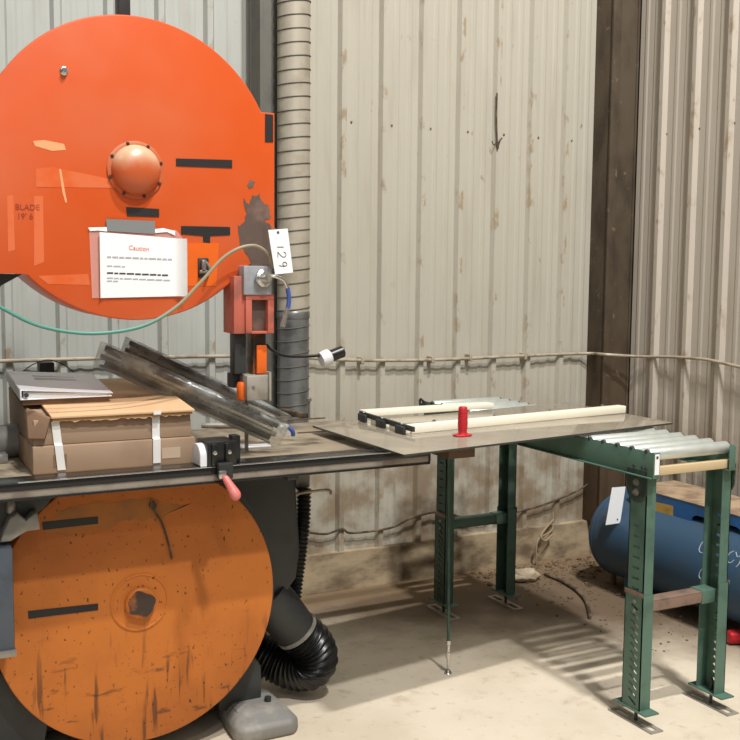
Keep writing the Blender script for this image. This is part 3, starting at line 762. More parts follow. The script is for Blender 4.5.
for k in range(n + 1):
    u = .06 + .435 * k / n; j = random.uniform(-.003, .004)
    vs += [Mb @ Vector((u, .0, FH + .004)), Mb @ Vector((u, -.006, FH - .006 + j)), Mb @ Vector((u, .004, FH - .008 + j))]
fs = [f for k in range(n) for f in ((3 * k, 3 * k + 3, 3 * k + 4, 3 * k + 1), (3 * k + 1, 3 * k + 4, 3 * k + 5, 3 * k + 2), (3 * k + 2, 3 * k + 5, 3 * k + 3, 3 * k))]
b.raw(vs, fs); obj('torn_edge', b, 'cardboard_light', ub)
# torn flap hanging at the front left corner
b = B(); b.hexa([Mb @ Vector(p) for p in ((-.012, .0, .115), (.035, -.012, .112), (.04, .0, .112), (-.008, .012, .115), (-.008, .06, FH + .03), (.05, -.01, FH + .006), (.056, .0, FH + .01), (-.004, .07, FH + .034))], .002); obj('torn_flap', b, 'cardboard_dark', ub)
# shallow carton under the binder
b = onlid(-.004, .262, .16, .50, .0115, .030, .002)
tag(obj('flat_carton', b, 'cardboard_dark'), 'flat dark brown carton under the white binder on the upper box', 'box')
# packing straps round both boxes
for k, (u, lab) in enumerate(((.075, 'white packing strap round the cartons, nearer the binder spine'), (.378, 'white packing strap round the cartons, nearer the pink handled clamp'))):
    b = B(); w = .012
    pts = [(-.003, .012), (-.0035, .088), (.006, .092), (.0055, FH - .004), (-.014, FH + .003), (-.014, FH + .014)]
    if k == 0: pts = pts[:4]
    for (v0, z0), (v1, z1) in zip(pts, pts[1:]):
        sh = lambda z: u + .02 * (.1 - z) * (1 if k == 0 else 0) * 5
        n_ = Vector((0, -.0016, 0)) if abs(z1 - z0) > abs(v1 - v0) else Vector((0, 0, .0016))
        p = [Vector((sh(z0) - w, v0, z0)), Vector((sh(z0) + w, v0, z0)), Vector((sh(z1) + w, v1, z1)), Vector((sh(z1) - w, v1, z1))]
        b.hexa([Mb @ q for q in p] + [Mb @ (q + n_) for q in p])
    tag(obj('packing_strap', b, 'strap_white'), lab, 'strap', 'white packing straps')
# binder
bd = thing('ring_binder', 'white ring binder lying on the cartons at the left', 'binder', Mb @ Vector((.13, .33, lidz(.3) + .037)))
def onl(u0, u1, v0, v1, t0, t1, t0r=None, t1r=None, bev=.001, sk=.0):
    b = B(); p = []
    for ta, tb_ in ((t0, t0 if t0r is None else t0r), (t1, t1 if t1r is None else t1r)):
        for u, v, tt in ((u0, v0, ta), (u1, v0, tb_), (u1, v1, tb_), (u0, v1, ta)): p.append(Mb @ Vector((u + sk * (v - v0), v, lidz(v) + tt)))
    b.hexa(p, bev); return b
obj('back_cover', onl(-.010, .272, .15, .49, .0305, .0335), 'binder_white', bd)
obj('spine', onl(-.013, -.008, .15, .49, .0305, .063), 'white_cap', bd)
obj('front_cover', onl(-.012, .275, .15, .49, .060, .063, .040, .043), 'binder_white', bd)
obj('pages', onl(.0, .26, .158, .482, .0338, .053, .0338, .039), 'paper_white', bd)
b = B(); q = Mb @ Vector((.006, .152, lidz(.152) + .046)); b.lathe([(.007, 0), (.007, .006)], q, (0, -1, 0), 12); obj('ring', b, 'ink_black', bd)
for v in (.34, .36, .40):
    obj('cover_print', onl(.06, .20, v, v + .006, .0575, .0592, .0475, .0482, 0), 'ink_grey', bd)

# small black box and wire behind the cartons
q = aty(47, 372, 3.86)
b = B(); A = aty(40, 380, 3.86); C = aty(54.5, 362.5, 3.86); b.box(A.x, C.x, 3.86, 3.92, TZ, C.z, .004)
b.tube([aty(22, 372, 3.88), aty(34, 364, 3.88), aty(48, 360, 3.89), aty(62, 364, 3.88), aty(74, 372, 3.88)], .002, 6, 0, 6)
tag(obj('cable_clip_block', b, 'black_iron'), 'small dark block with thin wire standing behind the cartons', 'block')

# clear plastic-wrapped packs leaning from the cartons down to the table
def film_pack(name, a, c, w, th, seed, label, dark):
    a = Vector(a); c = Vector(c)
    t = thing(name, label, 'plastic pack', c, 'clear plastic packs leaning on the cartons')
    ax = (c - a); L = ax.length; ax.normalize(); s0_ = ax.cross(Vector((0, 0, 1))).normalized(); u0_ = s0_.cross(ax); side = (u0_ * .80 - s0_ * -.60).normalized(); up = side.cross(ax)
    b = B(); n, m_ = 44, 20; rings = []
    for i in range(n + 1):
        s_ = i / n; e = min(1, .25 + 4 * min(s_, 1 - s_)) ; rg = []
        for k in range(m_):
            an = 2 * PI * k / m_; cx_ = math.copysign(abs(math.cos(an)) ** .55, math.cos(an)); sx_ = math.copysign(abs(math.sin(an)) ** .7, math.sin(an))
            p = a + ax * (L * s_) + side * (cx_ * w / 2) + up * (sx_ * th / 2 * e)
            nn = noise.noise(Vector((s_ * 9 + seed, cx_ * 1.5, sx_ * 1.5))) * .0025 + noise.noise(Vector((s_ * 40 + seed, cx_ * 4, sx_ * 4))) * .0012
            rg.append(b.bm.verts.new(p + up * nn * 1.2 + side * nn))
        rings.append(rg)
    for A_, C_ in zip(rings, rings[1:]):
        for k in range(m_): b.bm.faces.new((A_[k], A_[(k + 1) % m_], C_[(k + 1) % m_], C_[k]))
    b.bm.faces.new(rings[0]); b.bm.faces.new(rings[-1]); bmesh.ops.recalc_face_normals(b.bm, faces=b.bm.faces[:])
    obj('film_wrap', b, 'clear_film', t, angle=1.5)
    for k, (s0, s1, o_, ww) in enumerate(dark):
        b = B(); M = Matrix((side.to_4d(), ax.to_4d(), up.to_4d(), Vector((0, 0, 0, 1)))).transposed(); M.col[3] = (a.x, a.y, a.z, 1); M[3][0] = M[3][1] = M[3][2] = 0
        b.box(o_ - ww / 2, o_ + ww / 2, L * s0, L * s1, -.006, .004, .002, 0, M); obj('steel_strip', b, ('strip_dark', 'strip_pale', 'strip_mid')[k % 3], t)
    return t
film_pack('plastic_pack', aty(97, 353, 3.48), aty(284, 437, 3.23), .115, .035, 1.3, 'front long clear plastic wrapped pack sloping from the cartons to the table', ((.03, .95, .040, .022), (.04, .93, .016, .016), (.02, .96, -.004, .018), (.05, .94, -.026, .020), (.03, .95, -.047, .012)))
film_pack('plastic_pack', aty(122, 347, 3.64), aty(286, 425, 3.40), .11, .035, 4.1, 'rear long clear plastic wrapped pack sloping behind the front one', ((.03, .95, .038, .016), (.04, .93, .018, .018), (.02, .96, -.004, .018), (.05, .94, -.026, .020), (.03, .95, -.045, .012)))
q = atz(289, 432, TZ + .03)
b = B(); b.tube([q + Vector((-.06, .01, .02)), q + Vector((-.02, 0, .01)), q + Vector((.02, -.005, -.01))], [.02, .026, .012], 14, 0, 5); tag(obj('film_twist', b, 'clear_film'), 'crumpled clear film end lying on the table at the foot of the packs', 'film')
b = B(); b.tube([q + Vector((-.012, -.018, .022)), q + Vector((.005, -.022, .006)), q + Vector((.008, -.02, -.012))], .008, 8, 0, 4); tag(obj('blue_tape_piece', b, 'blue_tape'), 'scrap of blue tape at the foot of the clear packs', 'tape')
# loose scraps on the table
q = atz(246, 448, TZ)
b = B(); b.box(q.x - .09, q.x + .09, q.y - .015, q.y + .03, TZ + .0, TZ + .007, .003, 0, None); tag(obj('paper_scrap', b, 'white_cap'), 'pale flat scrap on the table between clamp and packs', 'scrap')
q = atz(228, 428, TZ)
b = B(); A = q + Vector((-.1, .03, .012)); C = q + Vector((.12, -.06, .012)); b.cyl(A, C, .011, 12); tag(obj('pipe_piece', b, 'grey_plate'), 'pale grey rod lying on the table below the clear packs', 'rod')

p = atz(300, 418, TZ)
b = B(); b.hexa([p + Vector(v) for v in ((-.05, .10, 0), (-.03, .11, 0), (.04, -.02, 0), (.02, -.03, 0), (-.05, .10, .03), (-.03, .11, .03), (.04, -.02, .018), (.02, -.03, .018))], .002); tag(obj('angle_bar', b, 'cable_brown'), 'short rusty bar lying slantwise on the saw table before the duct', 'bar')
p = atz(309, 419, TZ)
b = B(); b.lathe([(.005, 0), (.005, .075), (.011, .077), (.011, .088), (.006, .092), (0, .092)], p, (0, 0, 1), 12); tag(obj('steel_pin', b, 'steel_dull'), 'small upright steel pin standing on the saw table before the duct', 'pin')
# clamp on the rail with pink handle
cl = thing('rail_clamp', 'black stop clamp with pink handle fixed on the front rail', 'clamp', aty(215, 465, 3.03))
A = aty(205, 462, 3.05); C = aty(234, 437, 3.05)
b = B(); b.box(A.x, C.x, 3.025, 3.13, .998, C.z - .008, .004); b.box(A.x + .012, A.x + .03, 3.015, 3.03, .998, C.z - .012, .004); b.box(C.x - .04, C.x - .022, 3.015, 3.03, .998, C.z - .012, .004); bd_ = obj('clamp_body', b, 'black_plastic', cl)
for dx in (.021, .068):
    b = B(); b.lathe([(.007, 0), (.006, .004), (0, .005)], (A.x + dx, 3.015, 1.04), (0, -1, 0), 10); obj('bolt', b, 'bright_steel', bd_)
b = B(); b.box(C.x - .005, C.x + .022, 3.05, 3.09, .998, C.z + .004, .003); obj('stop_arm', b, 'black_plastic', cl)
z0 = 1.04; b = B(); b.prism([(3.03, .998), (3.12, .998), (3.12, 1.03)] + [(3.075 + .045 * math.cos(a), 1.03 + .035 * math.sin(a)) for a in [PI * k / 10 for k in range(1, 10)]] + [(3.03, 1.03)], A.x - .022, A.x + .001, 'X', bev=.003); tag(obj('end_disc', b, 'white_cap', cl), 'rounded white end plate')
b = B(); b.box(A.x + .025, A.x + .072, 2.99, 3.016, .96, 1.01, .004); obj('jaw', b, 'black_iron', cl)
h0 = aty(222, 474, 2.985); h1 = aty(226, 479, 2.975); h2 = aty(239, 501, 2.94); hd = (h2 - h1).normalized(); HL = (h2 - h1).length
b = B(); b.box(h0.x - .01, h0.x + .013, 2.98, 2.991, h1.z, h0.z + .01, .002); obj('lever', b, 'bright_steel', cl)
b = B(); b.lathe([(.009, 0), (.011, .006), (.0125, HL * .3), (.017, HL * .7), (.0175, HL * .85), (.013, HL * .98), (.006, HL * 1.04), (0, HL * 1.05)], h1 - hd * .008, hd, 18); tag(obj('handle', b, 'handle_pink', cl), 'worn pink handle')

# ------------------------------------------------------------------ roller conveyor
CX0, CX1, CY0, CY1, CZ = 2.476, 2.866, 2.66, 4.22, .992
cv = thing('roller_conveyor', 'green roller conveyor on four legs standing under the acrylic sheet', 'conveyor', ((CX0 + CX1) / 2, 3.44, 0))
def rail(x, s):
    b = B(); b.box(min(x, x + s * .004), max(x, x + s * .004), CY0, CY1, CZ - .092, CZ, .001)
    b.box(min(x, x + s * .032), max(x, x + s * .032), CY0, CY1, CZ - .092, CZ - .088, .001)
    b.box(min(x, x - s * .012), max(x, x - s * .012), CY0, CY1, CZ - .092, CZ - .088, .001)
    return b
fl_ = obj('side_frame', rail(CX0, 1), 'conveyor_green', cv); fr_ = obj('side_frame', rail(CX1, -1), 'conveyor_green', cv)
NR = 20; ys = [CY0 + .035 + k * .0765 for k in range(NR)]
RRAD = .0228; RZ = CZ - .0125
rm = None
for k, y in enumerate(ys):
    if rm is None:
        b = B(); b.lathe([(.008, -.004), (.019, -.003), (RRAD, .003), (RRAD, CX1 - CX0 - .023), (.019, CX1 - CX0 - .017), (.008, CX1 - CX0 - .016)], (CX0 + .010, y, RZ), (1, 0, 0), 24)
        rm = obj('roller', b, 'roller_zinc', cv)
    else:
        r_ = rm.copy(); COL.objects.link(r_); r_.parent = cv; r_.location = (0, y - ys[0], 0)
for fr2, x, s in ((fl_, CX0, -1), (fr_, CX1, 1)):
    nut = None
    for y in ys:
        if nut is None:
            b = B(); b.lathe([(.0085, 0), (.0085, .012), (.006, .014)], (x - s * .011, y, CZ - .001), (s, 0, 0), 6); nut = obj('axle_nut', b, 'black_iron', fr2)
        else:
            n2 = nut.copy(); COL.objects.link(n2); n2.parent = fr2; n2.location = (0, y - ys[0], 0)
    for y in (CY0 + .03, CY0 + .05, CY0 + .09):
        b = B(); b.lathe([(.006, 0), (.005, .005), (0, .005)], (x, y, CZ - .06), (s, 0, 0), 8); obj('bolt', b, 'black_iron', fr2)
    b = B(); b.box(min(x, x - s * .03), max(x, x - s * .03), CY0 - .003, CY0, CZ - .092, CZ - .001, .001); ep = obj('end_plate', b, 'conveyor_green', fr2)
    if s < 0:
        b = B(); b.box(x + .006, x + .026, CY0 - .0045, CY0 - .003, CZ - .078, CZ - .006); tag(obj('sticker', b, 'paper_white', ep), 'white sticker')
        b = B(); b.box(x + .011, x + .020, CY0 - .0055, CY0 - .0045, CZ - .022, CZ - .013); obj('hole_mark', b, 'ink_black', ep)
for y in (CY0 + .01, CY1 - .05):
    b = B(); b.box(CX0 + .004, CX1 - .004, y, y + .03, CZ - .085, CZ - .055, .002); tag(obj('cross_tie', b, 'wood_pale', cv), 'pale cross tie between the side frames')
b = B(); b.prism([(CY1 - .01, CZ - .05), (CY1 - .01, CZ + .0), (CY1 + .03, CZ + .012), (CY1 + .045, CZ - .0), (CY1 + .04, CZ - .03)], CX0 - .004, CX0 + .001, 'X', holes=[circ(CY1 + .022, CZ - .008, .008, 10)]); obj('coupling_hook', b, 'black_iron', cv)

def channel(b, x, s, y0, y1, z0, z1, w, th=.0035, slots=None, mi=0):
    """C channel, web at x, flanges going s (towards the conveyor middle)"""
    holes = []
    if slots == 'diag':
        z = z0 + .03
        while z < z1 - .03:
            yc = y0 + (y1 - y0) * .42
            holes.append([(yc - .022, z - .010), (yc - .014, z - .016), (yc + .022, z + .004), (yc + .014, z + .012)])
            z += .0285
    elif slots == 'flat':
        z = z0 + .05
        while z < z1 - .16:
            yc = (y0 + y1) / 2; holes.append([(yc - .017, z - .004), (yc + .017, z - .004), (yc + .017, z + .005), (yc - .017, z + .005)]); z += .038
    b.prism([(y0, z0), (y1, z0), (y1, z1), (y0, z1)], min(x, x + s * th), max(x, x + s * th), 'X', holes=holes, mi=mi)
    for ya, yb in ((y0, y0 + th), (y1 - th, y1)): b.box(min(x, x + s * w), max(x, x + s * w), ya, yb, z0, z1, 0, mi)
def leg(x, s, y0, far):
    y1 = y0 + .092
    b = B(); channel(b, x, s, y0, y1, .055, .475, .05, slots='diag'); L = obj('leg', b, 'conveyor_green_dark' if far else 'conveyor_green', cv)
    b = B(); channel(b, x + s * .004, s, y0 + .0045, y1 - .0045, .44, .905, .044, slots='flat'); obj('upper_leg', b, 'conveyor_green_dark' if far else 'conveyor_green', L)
    yc = (y0 + y1) / 2
    b = B(); pp_ = circ(yc, .855, .05, 24, PI, 2 * PI, True) + [(yc + .05, .92), (yc - .05, .92)]
    b.prism(pp_, min(x - s * .0005, x - s * .006), max(x - s * .0005, x - s * .006), 'X'); pv = tag(obj('pivot_plate', b, 'pivot_dark', L), 'dark rounded pivot plate')
    for dz_ in (.84, .876):
        b = B(); b.lathe([(.014, 0), (.014, .002), (.009, .003), (.009, .010), (0, .011)], (x - s * .005, yc, dz_), (-s, 0, 0), 8); obj('bolt', b, 'steel_dull', pv)
    for dz_ in (.41, .445):
        b = B(); b.lathe([(.008, 0), (.007, .005), (0, .006)], (x, yc - .004, dz_), (-s, 0, 0), 8); obj('bolt', b, 'steel_dull', L)
    b = B(); b.box(min(x - s * .002, x - s * .0), max(x, x - s * .002) + 0, y0 - .002, y1 + .002, .468, .484, .0005); obj('collar_strip', b, 'conveyor_worn', L)
    xm = x + s * .024
    b = B(); b.box(xm - .03, xm + .034, yc - .085, yc + .085, .05, .056, .001); obj('foot_flange', b, 'conveyor_green', L)
    b = B(); b.cyl((xm, yc - .005, .004), (xm, yc - .005, .10), .0065, 10); b.lathe([(.012, 0), (.012, .008)], (xm, yc - .005, .042), (0, 0, 1), 6); obj('levelling_bolt', b, 'black_iron', L)
    b = B(); b.prism([(xm - .028, yc - .115), (xm + .028, yc - .115), (xm + .028, yc + .115), (xm - .028, yc + .115)], 0.0005, .005, 'Z', holes=[[(xm - .012, yc - .1), (xm + .012, yc - .1), (xm + .012, yc - .03), (xm - .012, yc - .03)], [(xm - .012, yc + .03), (xm + .012, yc + .03), (xm + .012, yc + .1), (xm - .012, yc + .1)]]); obj('foot', b, 'grey_plate', L)
leg(CX0 + .004, 1, 2.69, False); leg(CX1 + .018, -1, 2.68, False); leg(CX0 + .000, 1, 4.01, True); leg(CX1 + .006, -1, 4.0, True)
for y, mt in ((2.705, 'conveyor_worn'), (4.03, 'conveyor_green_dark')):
    b = B(); b.box(CX0 + .03, CX1 - .02, y, y + .055, .405, .409, .001); b.box(CX0 + .03, CX1 - .02, y, y + .004, .405, .447, .001); b.box(CX0 + .03, CX1 - .02, y + .051, y + .055, .405, .447, .001); b.box(CX0 + .03, CX1 - .02, y, y + .055, .444, .448, .001)
    br2 = obj('cross_brace', b, mt, cv)
    b = B(); b.box(CX1 - .09, CX1 - .02, y - .003, y + .058, .402, .451, .001); obj('brace_socket', b, 'conveyor_green', br2)

# ------------------------------------------------------------------ acrylic jig sheet
PZ0, PZ1 = 1.0045, 1.012
jg = thing('acrylic_sheet', 'smoky clear acrylic sheet with white bars laid over saw table and conveyor', 'sheet', (2.3, 3.4, PZ0))
c_lf = atz(404, 454.5, PZ1); c_rf = atz(672.5, 422.5, PZ1); c_lb = atz(313, 425.5, PZ1)
c_rb = Vector((c_rf.x + .02, c_rf.y + (c_lb.y - c_lf.y), PZ1))
b = B(); b.prism([(p.x, p.y) for p in (c_lf, c_rf, c_rb, c_lb)], PZ0, PZ1, 'Z', bev=.001); obj('sheet', b, 'acrylic_sheet', jg)
ed = (c_rf - c_lf).normalized(); el = (c_lb - c_lf).normalized(); nrm = Vector((-ed.y, ed.x, 0))
b = B()
for p0, p1, nn in ((c_lf, c_rf, Vector((ed.y, -ed.x, 0))), (c_lf, c_lb, Vector((-1, 0, 0)))):
    q = [p0, p1, p1 + nn * .002, p0 + nn * .002]; b.hexa([Vector((v.x, v.y, PZ0 + .0003)) for v in q] + [Vector((v.x, v.y, PZ1 - .0003)) for v in q])
obj('cut_edge', b, 'acrylic_edge', jg)
def bar(p0, p1, w, h, name, mat, parent, z=PZ1):
    d = (p1 - p0).normalized(); n_ = Vector((-d.y, d.x, 0)); b = B(); q = [p0, p1, p1 + n_ * w, p0 + n_ * w]
    b.hexa([Vector((v.x, v.y, z)) for v in q] + [Vector((v.x, v.y, z + h)) for v in q], .003); return obj(name, b, mat, parent)
f0_ = atz(412, 434, PZ1); f1_ = atz(626, 413, PZ1)
wb = bar(f0_, f1_, .045, .031, 'white_bar', 'white_plastic', jg)
dd = (f1_ - f0_).normalized(); nn_ = Vector((-dd.y, dd.x, 0))
b0_ = atz(366, 417, PZ1); b1_ = atz(494, 408.5, PZ1); bar(b0_, b1_, .06, .024, 'white_bar', 'white_plastic', jg)
for k in range(4):
    p = f0_ + dd * (.14 + .3 * k) + nn_ * .05
    b = B(); b.lathe([(.012, 0), (.012, .004), (.007, .006), (.007, .036), (0, .038)], (p.x, p.y, PZ1), (0, 0, 1), 10); obj('bolt', b, 'steel_dull', jg)
h0_ = atz(359, 420, PZ1); h1_ = atz(412, 437, PZ1)
hd_ = (h1_ - h0_); hn = hd_.normalized(); hs = Vector((-hn.y, hn.x, 0))
b = B(); q = [h0_, h1_, h1_ + hs * .012, h0_ + hs * .012]; b.hexa([Vector((v.x, v.y, PZ1 + .018)) for v in q] + [Vector((v.x, v.y, PZ1 + .036)) for v in q], .001); hs_o = tag(obj('hinge_strip', b, 'black_iron', jg), 'black drilled strip')
for k in range(3):
    p = h0_ + hd_ * (.1 + .36 * k)
    b = B(); M = Matrix.Translation((p.x, p.y, PZ1)) @ Matrix.Rotation(math.atan2(hn.y, hn.x), 4, 'Z'); b.box(-.035, .035, -.012, .0, 0, .03, .003, 0, M); obj('hinge_block', b, 'black_iron', hs_o)
    p2 = p + hn * .12
    b = B(); M = Matrix.Translation((p2.x, p2.y, PZ1)) @ Matrix.Rotation(math.atan2(hn.y, hn.x), 4, 'Z')
    if k < 2: b.box(-.06, .06, .0, .03, 0, .018, .003, 0, M); obj('white_spacer', b, 'white_plastic', hs_o)
    b = B(); b.lathe([(.006, 0), (.005, .003), (0, .003)], (p.x - hs.x * .0, p.y - hs.y * .0, PZ1 + .036), (0, 0, 1), 8); b.lathe([(.005, 0), (.004, .003), (0, .003)], Vector((p.x, p.y, PZ1 + .026)) - hs * .002, -hs, 8); obj('bolt', b, 'bright_steel', hs_o)
# red handle
hp_ = atz(462.5, 436, PZ1)
ztop = 1.0 + .108
b = B(); M = Matrix.Translation((hp_.x, hp_.y, PZ1)) @ Matrix.Rotation(.15, 4, 'Z'); b.prism([(-.036, -.012), (-.018, -.026), (.018, -.026), (.036, -.012), (.036, .012), (.018, .026), (-.018, .026), (-.036, .012)], 0, .007, 'Z', bev=.002, M=M)
b.lathe([(.02, .006), (.016, .014), (.0165, .02), (.0185, .045), (.0175, .07), (.0165, .095), (.0155, .104), (.013, .108), (0, .108)], (hp_.x, hp_.y, PZ1), (0, 0, 1), 24)
for k in range(6): b.lathe([(.0174, 0), (.0183, .003), (.0174, .006)], (hp_.x, hp_.y, PZ1 + .03 + .011 * k), (0, 0, 1), 24)
tag(obj('handle', b, 'handle_red', jg), 'red upright handle')
# wood cleat and support rod beneath
wq = atz(443, 450, PZ0); 
A = aty(444, 450, 3.14); 
b = B(); b.box(aty(443, 455, 3.12).x, aty(469, 455, 3.12).x, 3.08, 3.40, PZ0 - .062, PZ0 - .001, .002); tag(obj('wood_cleat', b, 'wood_dark', jg), 'brown wood block under the sheet')
b = B(); b.box(1.98, 2.45, 3.30, 3.45, PZ0 - .03, PZ0 - .001, .002); obj('wood_cleat', b, 'wood_dark', jg)
rp = atz(448, 673, 0)
b = B(); b.cyl((rp.x, rp.y, .13), (rp.x - .015, rp.y, PZ0 - .03), .0065, 10); rd = tag(obj('support_rod', b, 'conveyor_green_dark', jg), 'thin dark rod leg')
b = B(); b.lathe([(.016, 0), (.012, .006), (.006, .02), (.007, .06), (.011, .062), (.011, .085), (.007, .088), (.007, .115), (.010, .118), (.010, .135)], (rp.x, rp.y, 0.0005), (0, 0, 1), 12); obj('rod_foot', b, 'bright_steel', rd)

# ------------------------------------------------------------------ air compressor
TX, TZc, TR = 3.605, .266, .222
ac = thing('air_compressor', 'blue horizontal air compressor tank on the floor along the tan wall', 'compressor', (TX, 3.1, 0))
TY1, TY0 = 4.06, 2.15
b = B(); prof = [(0, -.085)] + [(TR * math.sin(a), -.085 * math.cos(a)) for a in [PI / 2 * k / 12 for k in range(1, 12)]] + [(TR, 0), (TR, TY1 - TY0)] + [(TR * math.cos(a), TY1 - TY0 + .11 * math.sin(a)) for a in [PI / 2 * k / 12 for k in range(1, 12)]] + [(0, TY1 - TY0 + .11)]
b.lathe(prof, (TX, TY0, TZc), (0, 1, 0), 56); tk = tag(obj('tank', b, 'tank_blue', ac, angle=1), 'dark blue cylindrical tank')
b = B(); b.lathe([(TR + .0015, 0), (TR + .003, .004), (TR + .0015, .012)], (TX, TY1 - .004, TZc), (0, 1, 0), 56); obj('weld_seam', b, 'tank_blue', tk)
b = B(); b.lathe([(.018, 0), (.018, .02), (.012, .022), (.012, .04), (0, .04)], (TX - .02, TY1 + .085, TZc + .12), (0, .8, .6), 8); obj('plug', b, 'black_iron', tk)
# platform over the tank: dusty top, blue skirt with arched openings
PX0, PX1, PY0, PY1, PT = 3.5, 3.80, 2.2, 3.92, .55
b = B(); b.box(PX0 - .002, PX1, PY0, PY1, PT - .006, PT, .002); tag(obj('platform', b, 'platform_dust', ac), 'dusty tan platform top')
y_a = atx(699, 530, PX0).y
holes = []
for yc in (y_a - .17, y_a - .75):
    h = [(yc - .15, .40), (yc + .15, .40)] + [(yc + .15 - .04 + .04 * math.cos(a), .465 + .025 * math.sin(a)) for a in [PI / 2 * k / 5 for k in range(6)]] + [(yc - .15 + .04 - .04 * math.sin(a), .465 + .025 * math.cos(a)) for a in [PI / 2 * k / 5 for k in range(6)]]
    holes.append(h)
zb = TZc + math.sqrt(TR ** 2 - (TX - PX0) ** 2) - .02
zb = .40
# outline of the skirt with notches instead of closed holes
ol = [(PY0, zb)]
for yc in (y_a - .68, y_a - .10):
    ol += [(yc - .15, zb), (yc - .15, .465)] + [(yc - .15 + .04 - .04 * math.cos(a), .465 + .03 * math.sin(a)) for a in [PI / 2 * k / 5 for k in range(1, 6)]] + [(yc + .15 - .04 + .04 * math.sin(a), .465 + .03 * math.cos(a)) for a in [PI / 2 * k / 5 for k in range(0, 5)]] + [(yc + .15, .465), (yc + .15, zb)]
ol += [(PY1, zb), (PY1, PT - .004), (PY0, PT - .004)]
b = B(); b.prism(ol, PX0, PX0 + .004, 'X'); b.prism(ol, PX1 - .006, PX1 - .002, 'X'); b.box(PX0, PX1, PY1 - .004, PY1, zb + .03, PT - .004); sk = tag(obj('skirt', b, 'platform_blue', ac), 'bright blue platform skirt')
b = B(); q = [atx(x, y, PX0) for x, y in ((651, 501), (673, 506), (673, 521), (652, 515))]
b.prism([(p.y, p.z) for p in q], PX0 - .0012, PX0, 'X'); tag(obj('label', b, 'label_yellow', sk), 'faded yellow label')
for y in (3.85, 2.4):
    b = B(); b.prism([(TX - .16, .0), (TX - .10, .0), (TX - .08, .1), (TX - .1, .16), (TX - .15, .12)], y - .03, y + .03, 'Y'); b.prism([(TX + .16, .0), (TX + .10, .0), (TX + .08, .1), (TX + .1, .16), (TX + .15, .12)], y - .03, y + .03, 'Y'); obj('tank_foot', b, 'tank_blue', ac)
# chalk marks on the tank
def tank_pt(px, py):
    d = ray(px, py); o_ = EYE
    a_ = d.x ** 2 + d.z ** 2; bb = 2 * ((o_.x - TX) * d.x + (o_.z - TZc) * d.z); cc = (o_.x - TX) ** 2 + (o_.z - TZc) ** 2 - (TR + .001) ** 2
    disc = bb * bb - 4 * a_ * cc
    if disc < 0: return None
    return o_ + d * ((-bb - math.sqrt(disc)) / (2 * a_))
for grp in ([[(708, 539), (702, 543), (699, 550), (702, 553), (707, 550)]], [[(706, 568), (701, 570), (699, 576), (702, 580), (706, 579)]], [[(734, 551), (729, 554), (727, 560), (730, 563), (734, 560)]], [[(736, 552), (737.5, 557), (741, 555), (742, 551), (740, 562), (736, 567)]]):
    b = B()
    for s_ in grp: b.tube([tank_pt(x, y) for x, y in s_], .0022, 6, 0, 4)
    obj('chalk_letter', b, 'chalk', tk)
q0 = [(612, 487.5), (625.5, 486.5), (620, 523), (605.5, 525)]
# paper tag on the tank end: laid on the dome
def dome_pt(px, py):
    d = ray(px, py); lo, hi = 4.5, 5.3
    t_ = 3.0
    while t_ < 7:
        p = EYE + d * t_
        if p.y > TY1: inside = ((p.x - TX) ** 2 + (p.z - TZc) ** 2) / TR ** 2 + ((p.y - TY1) / .11) ** 2 < 1
        else: inside = (p.x - TX) ** 2 + (p.z - TZc) ** 2 < TR ** 2
        if inside: return EYE + d * (t_ - .004)
        t_ += .004
    return None
td_y = min(dome_pt(x, y).y for x, y in ((608, 522), (612, 515), (618, 521), (620, 505), (612, 500))) - .012
b = B(); b.prism([(aty(x, y, td_y).x, aty(x, y, td_y).z) for x, y in q0], td_y - .001, td_y, 'Y')
pt_ = thing('paper_tag', 'blank white paper tag hanging on the blue tank end', 'tag', aty(612, 525, 3.9))
obj('paper', b, 'paper_tag', pt_)
q = aty(617.3, 519.5, td_y - .001)
b = B(); b.lathe([(.004, 0), (.004, .002)], q, (0, -1, 0), 10); obj('hole', b, 'ink_black', pt_)

# ------------------------------------------------------------------ things on the floor by the wall
def lump(name, p, sx_, sy_, sz_, mat, seed, amp=.25):
    b = B(); bmesh.ops.create_icosphere(b.bm, subdivisions=4, radius=1)
    for v in b.bm.verts:
        k = 1 + amp * noise.noise(v.co * 1.6 + Vector((seed, 0, 0))) + amp * .4 * noise.noise(v.co * 5 + Vector((seed, 3, 0)))
        c_ = v.co * k; v.co = Vector((p[0] + c_.x * sx_, p[1] + c_.y * sy_, max(0.0005, sz_ * .8 + c_.z * sz_)))
    return obj(name, b, mat, angle=1.2)
p = atz(531, 583, 0)
tag(lump('rock', (p.x, p.y + .05, 0), .075, .06, .035, 'stone_pale', 2.2), 'pale crumbled rock beside the far conveyor leg', 'rock')
b = B(); pts = [atz(x, y, .012) for x, y in ((545, 574), (560, 580), (575, 589), (584, 598), (588, 607), (590, 617))]
b.tube(pts, .0085, 10, 0, 8); tag(obj('cable', b, 'cable_brown'), 'short curved brown cable lying on the dirty floor before the tank', 'cable')
p = atz(736, 648, .0)
b = B(); b.lathe([(.024, 0), (.031, .006), (.032, .05), (.031, .085), (.024, .1), (.022, .102), (0, .098)], (p.x, p.y + .05, .033), (.9, -.4, 0), 24); tag(obj('drink_can', b, 'can_red'), 'crushed red drink can lying by the near conveyor leg at the frame edge', 'can')
p = atz(612, 588, 0); b = B(); b.tube([(p.x + .05, p.y + .05, .0), (p.x + .045, p.y + .04, .08), (p.x + .05, p.y + .03, .1)], [.018, .012, .004], 8, 0, 4)
tag(obj('dirt_clod', b, 'dirt'), 'small upright clod of dirt under the blue tank end', 'clod')
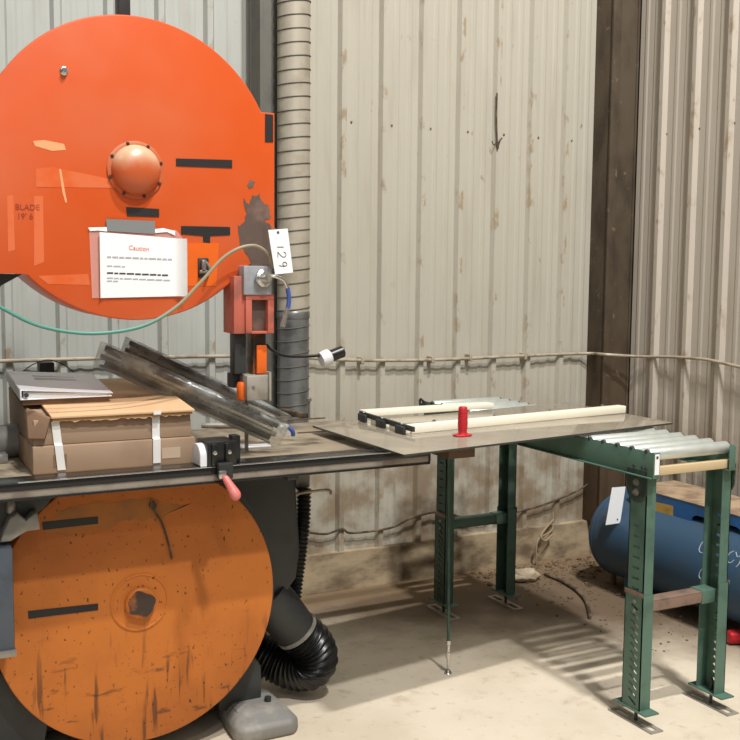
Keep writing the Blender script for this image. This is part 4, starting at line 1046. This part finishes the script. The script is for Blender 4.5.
# loose dirt and crumbs heaped along the wall and the tank
b = B(); random.seed(11)
for k in range(700):
    if k % 3: x = random.uniform(2.95, 3.86); y = 4.54 - abs(random.gauss(0, .20))
    else: x = 3.55 - abs(random.gauss(0, .28)); y = random.uniform(3.2, 4.5)
    if x < 2.93 and y > 3.95: continue
    r_ = random.uniform(.002, .008) * (2.2 if random.random() < .06 else 1)
    m4 = Matrix.Translation((x, y, r_ * .3)) @ Matrix.Rotation(random.uniform(0, 6), 4, 'Z') @ Matrix.Diagonal((r_ * random.uniform(.7, 1.6), r_, r_ * .7, 1))
    bmesh.ops.create_icosphere(b.bm, subdivisions=1, radius=1, matrix=m4)
o = obj('dirt_debris', b, 'dirt'); o['kind'] = 'stuff'; o['label'] = 'loose dirt and crumbs on the floor along the wall and under the tank'; o['category'] = 'dirt'

# ------------------------------------------------------------------ light: high bay lamps of the hall and an added soft front fill
def lamp(name, loc, target, w, h, power, col):
    L = bpy.data.lights.new(name, 'AREA'); L.shape = 'RECTANGLE'; L.size = w; L.size_y = h; L.energy = power; L.color = col
    o = bpy.data.objects.new(name, L); COL.objects.link(o); o.location = loc
    d = Vector(target) - Vector(loc); o.rotation_euler = d.to_track_quat('-Z', 'Y').to_euler(); return o
lamp('high_bay_lamp', (2.25, -0.25, 9.0), (2.6, 3.4, .6), .42, .16, 660, (1, .98, .945))
lamp('high_bay_lamp', (1.5, -2.0, 9.0), (2.2, 3.4, .6), .4, .25, 570, (1, .98, .95))
lamp('high_bay_lamp', (-0.6, -5.2, 8.6), (1.6, 3.6, 1.0), .6, .5, 125, (1, .985, .96))
lamp('high_bay_lamp', (-4.6, 1.0, 7.0), (1.6, 3.4, .6), .4, .3, 80, (1, .98, .95))
lamp('soft_front_fill', (-1.2, -5.5, 5.2), (1.5, 4.0, 1.0), 3.5, 2.2, 62, (.96, .985, 1))  # unseen soft light behind the camera, added to brighten upright faces
w = bpy.data.worlds.new('hall_light'); SC.world = w; w.use_nodes = True
bg = w.node_tree.nodes['Background']; bg.inputs[0].default_value = (1.0, .975, .94, 1); bg.inputs[1].default_value = .115
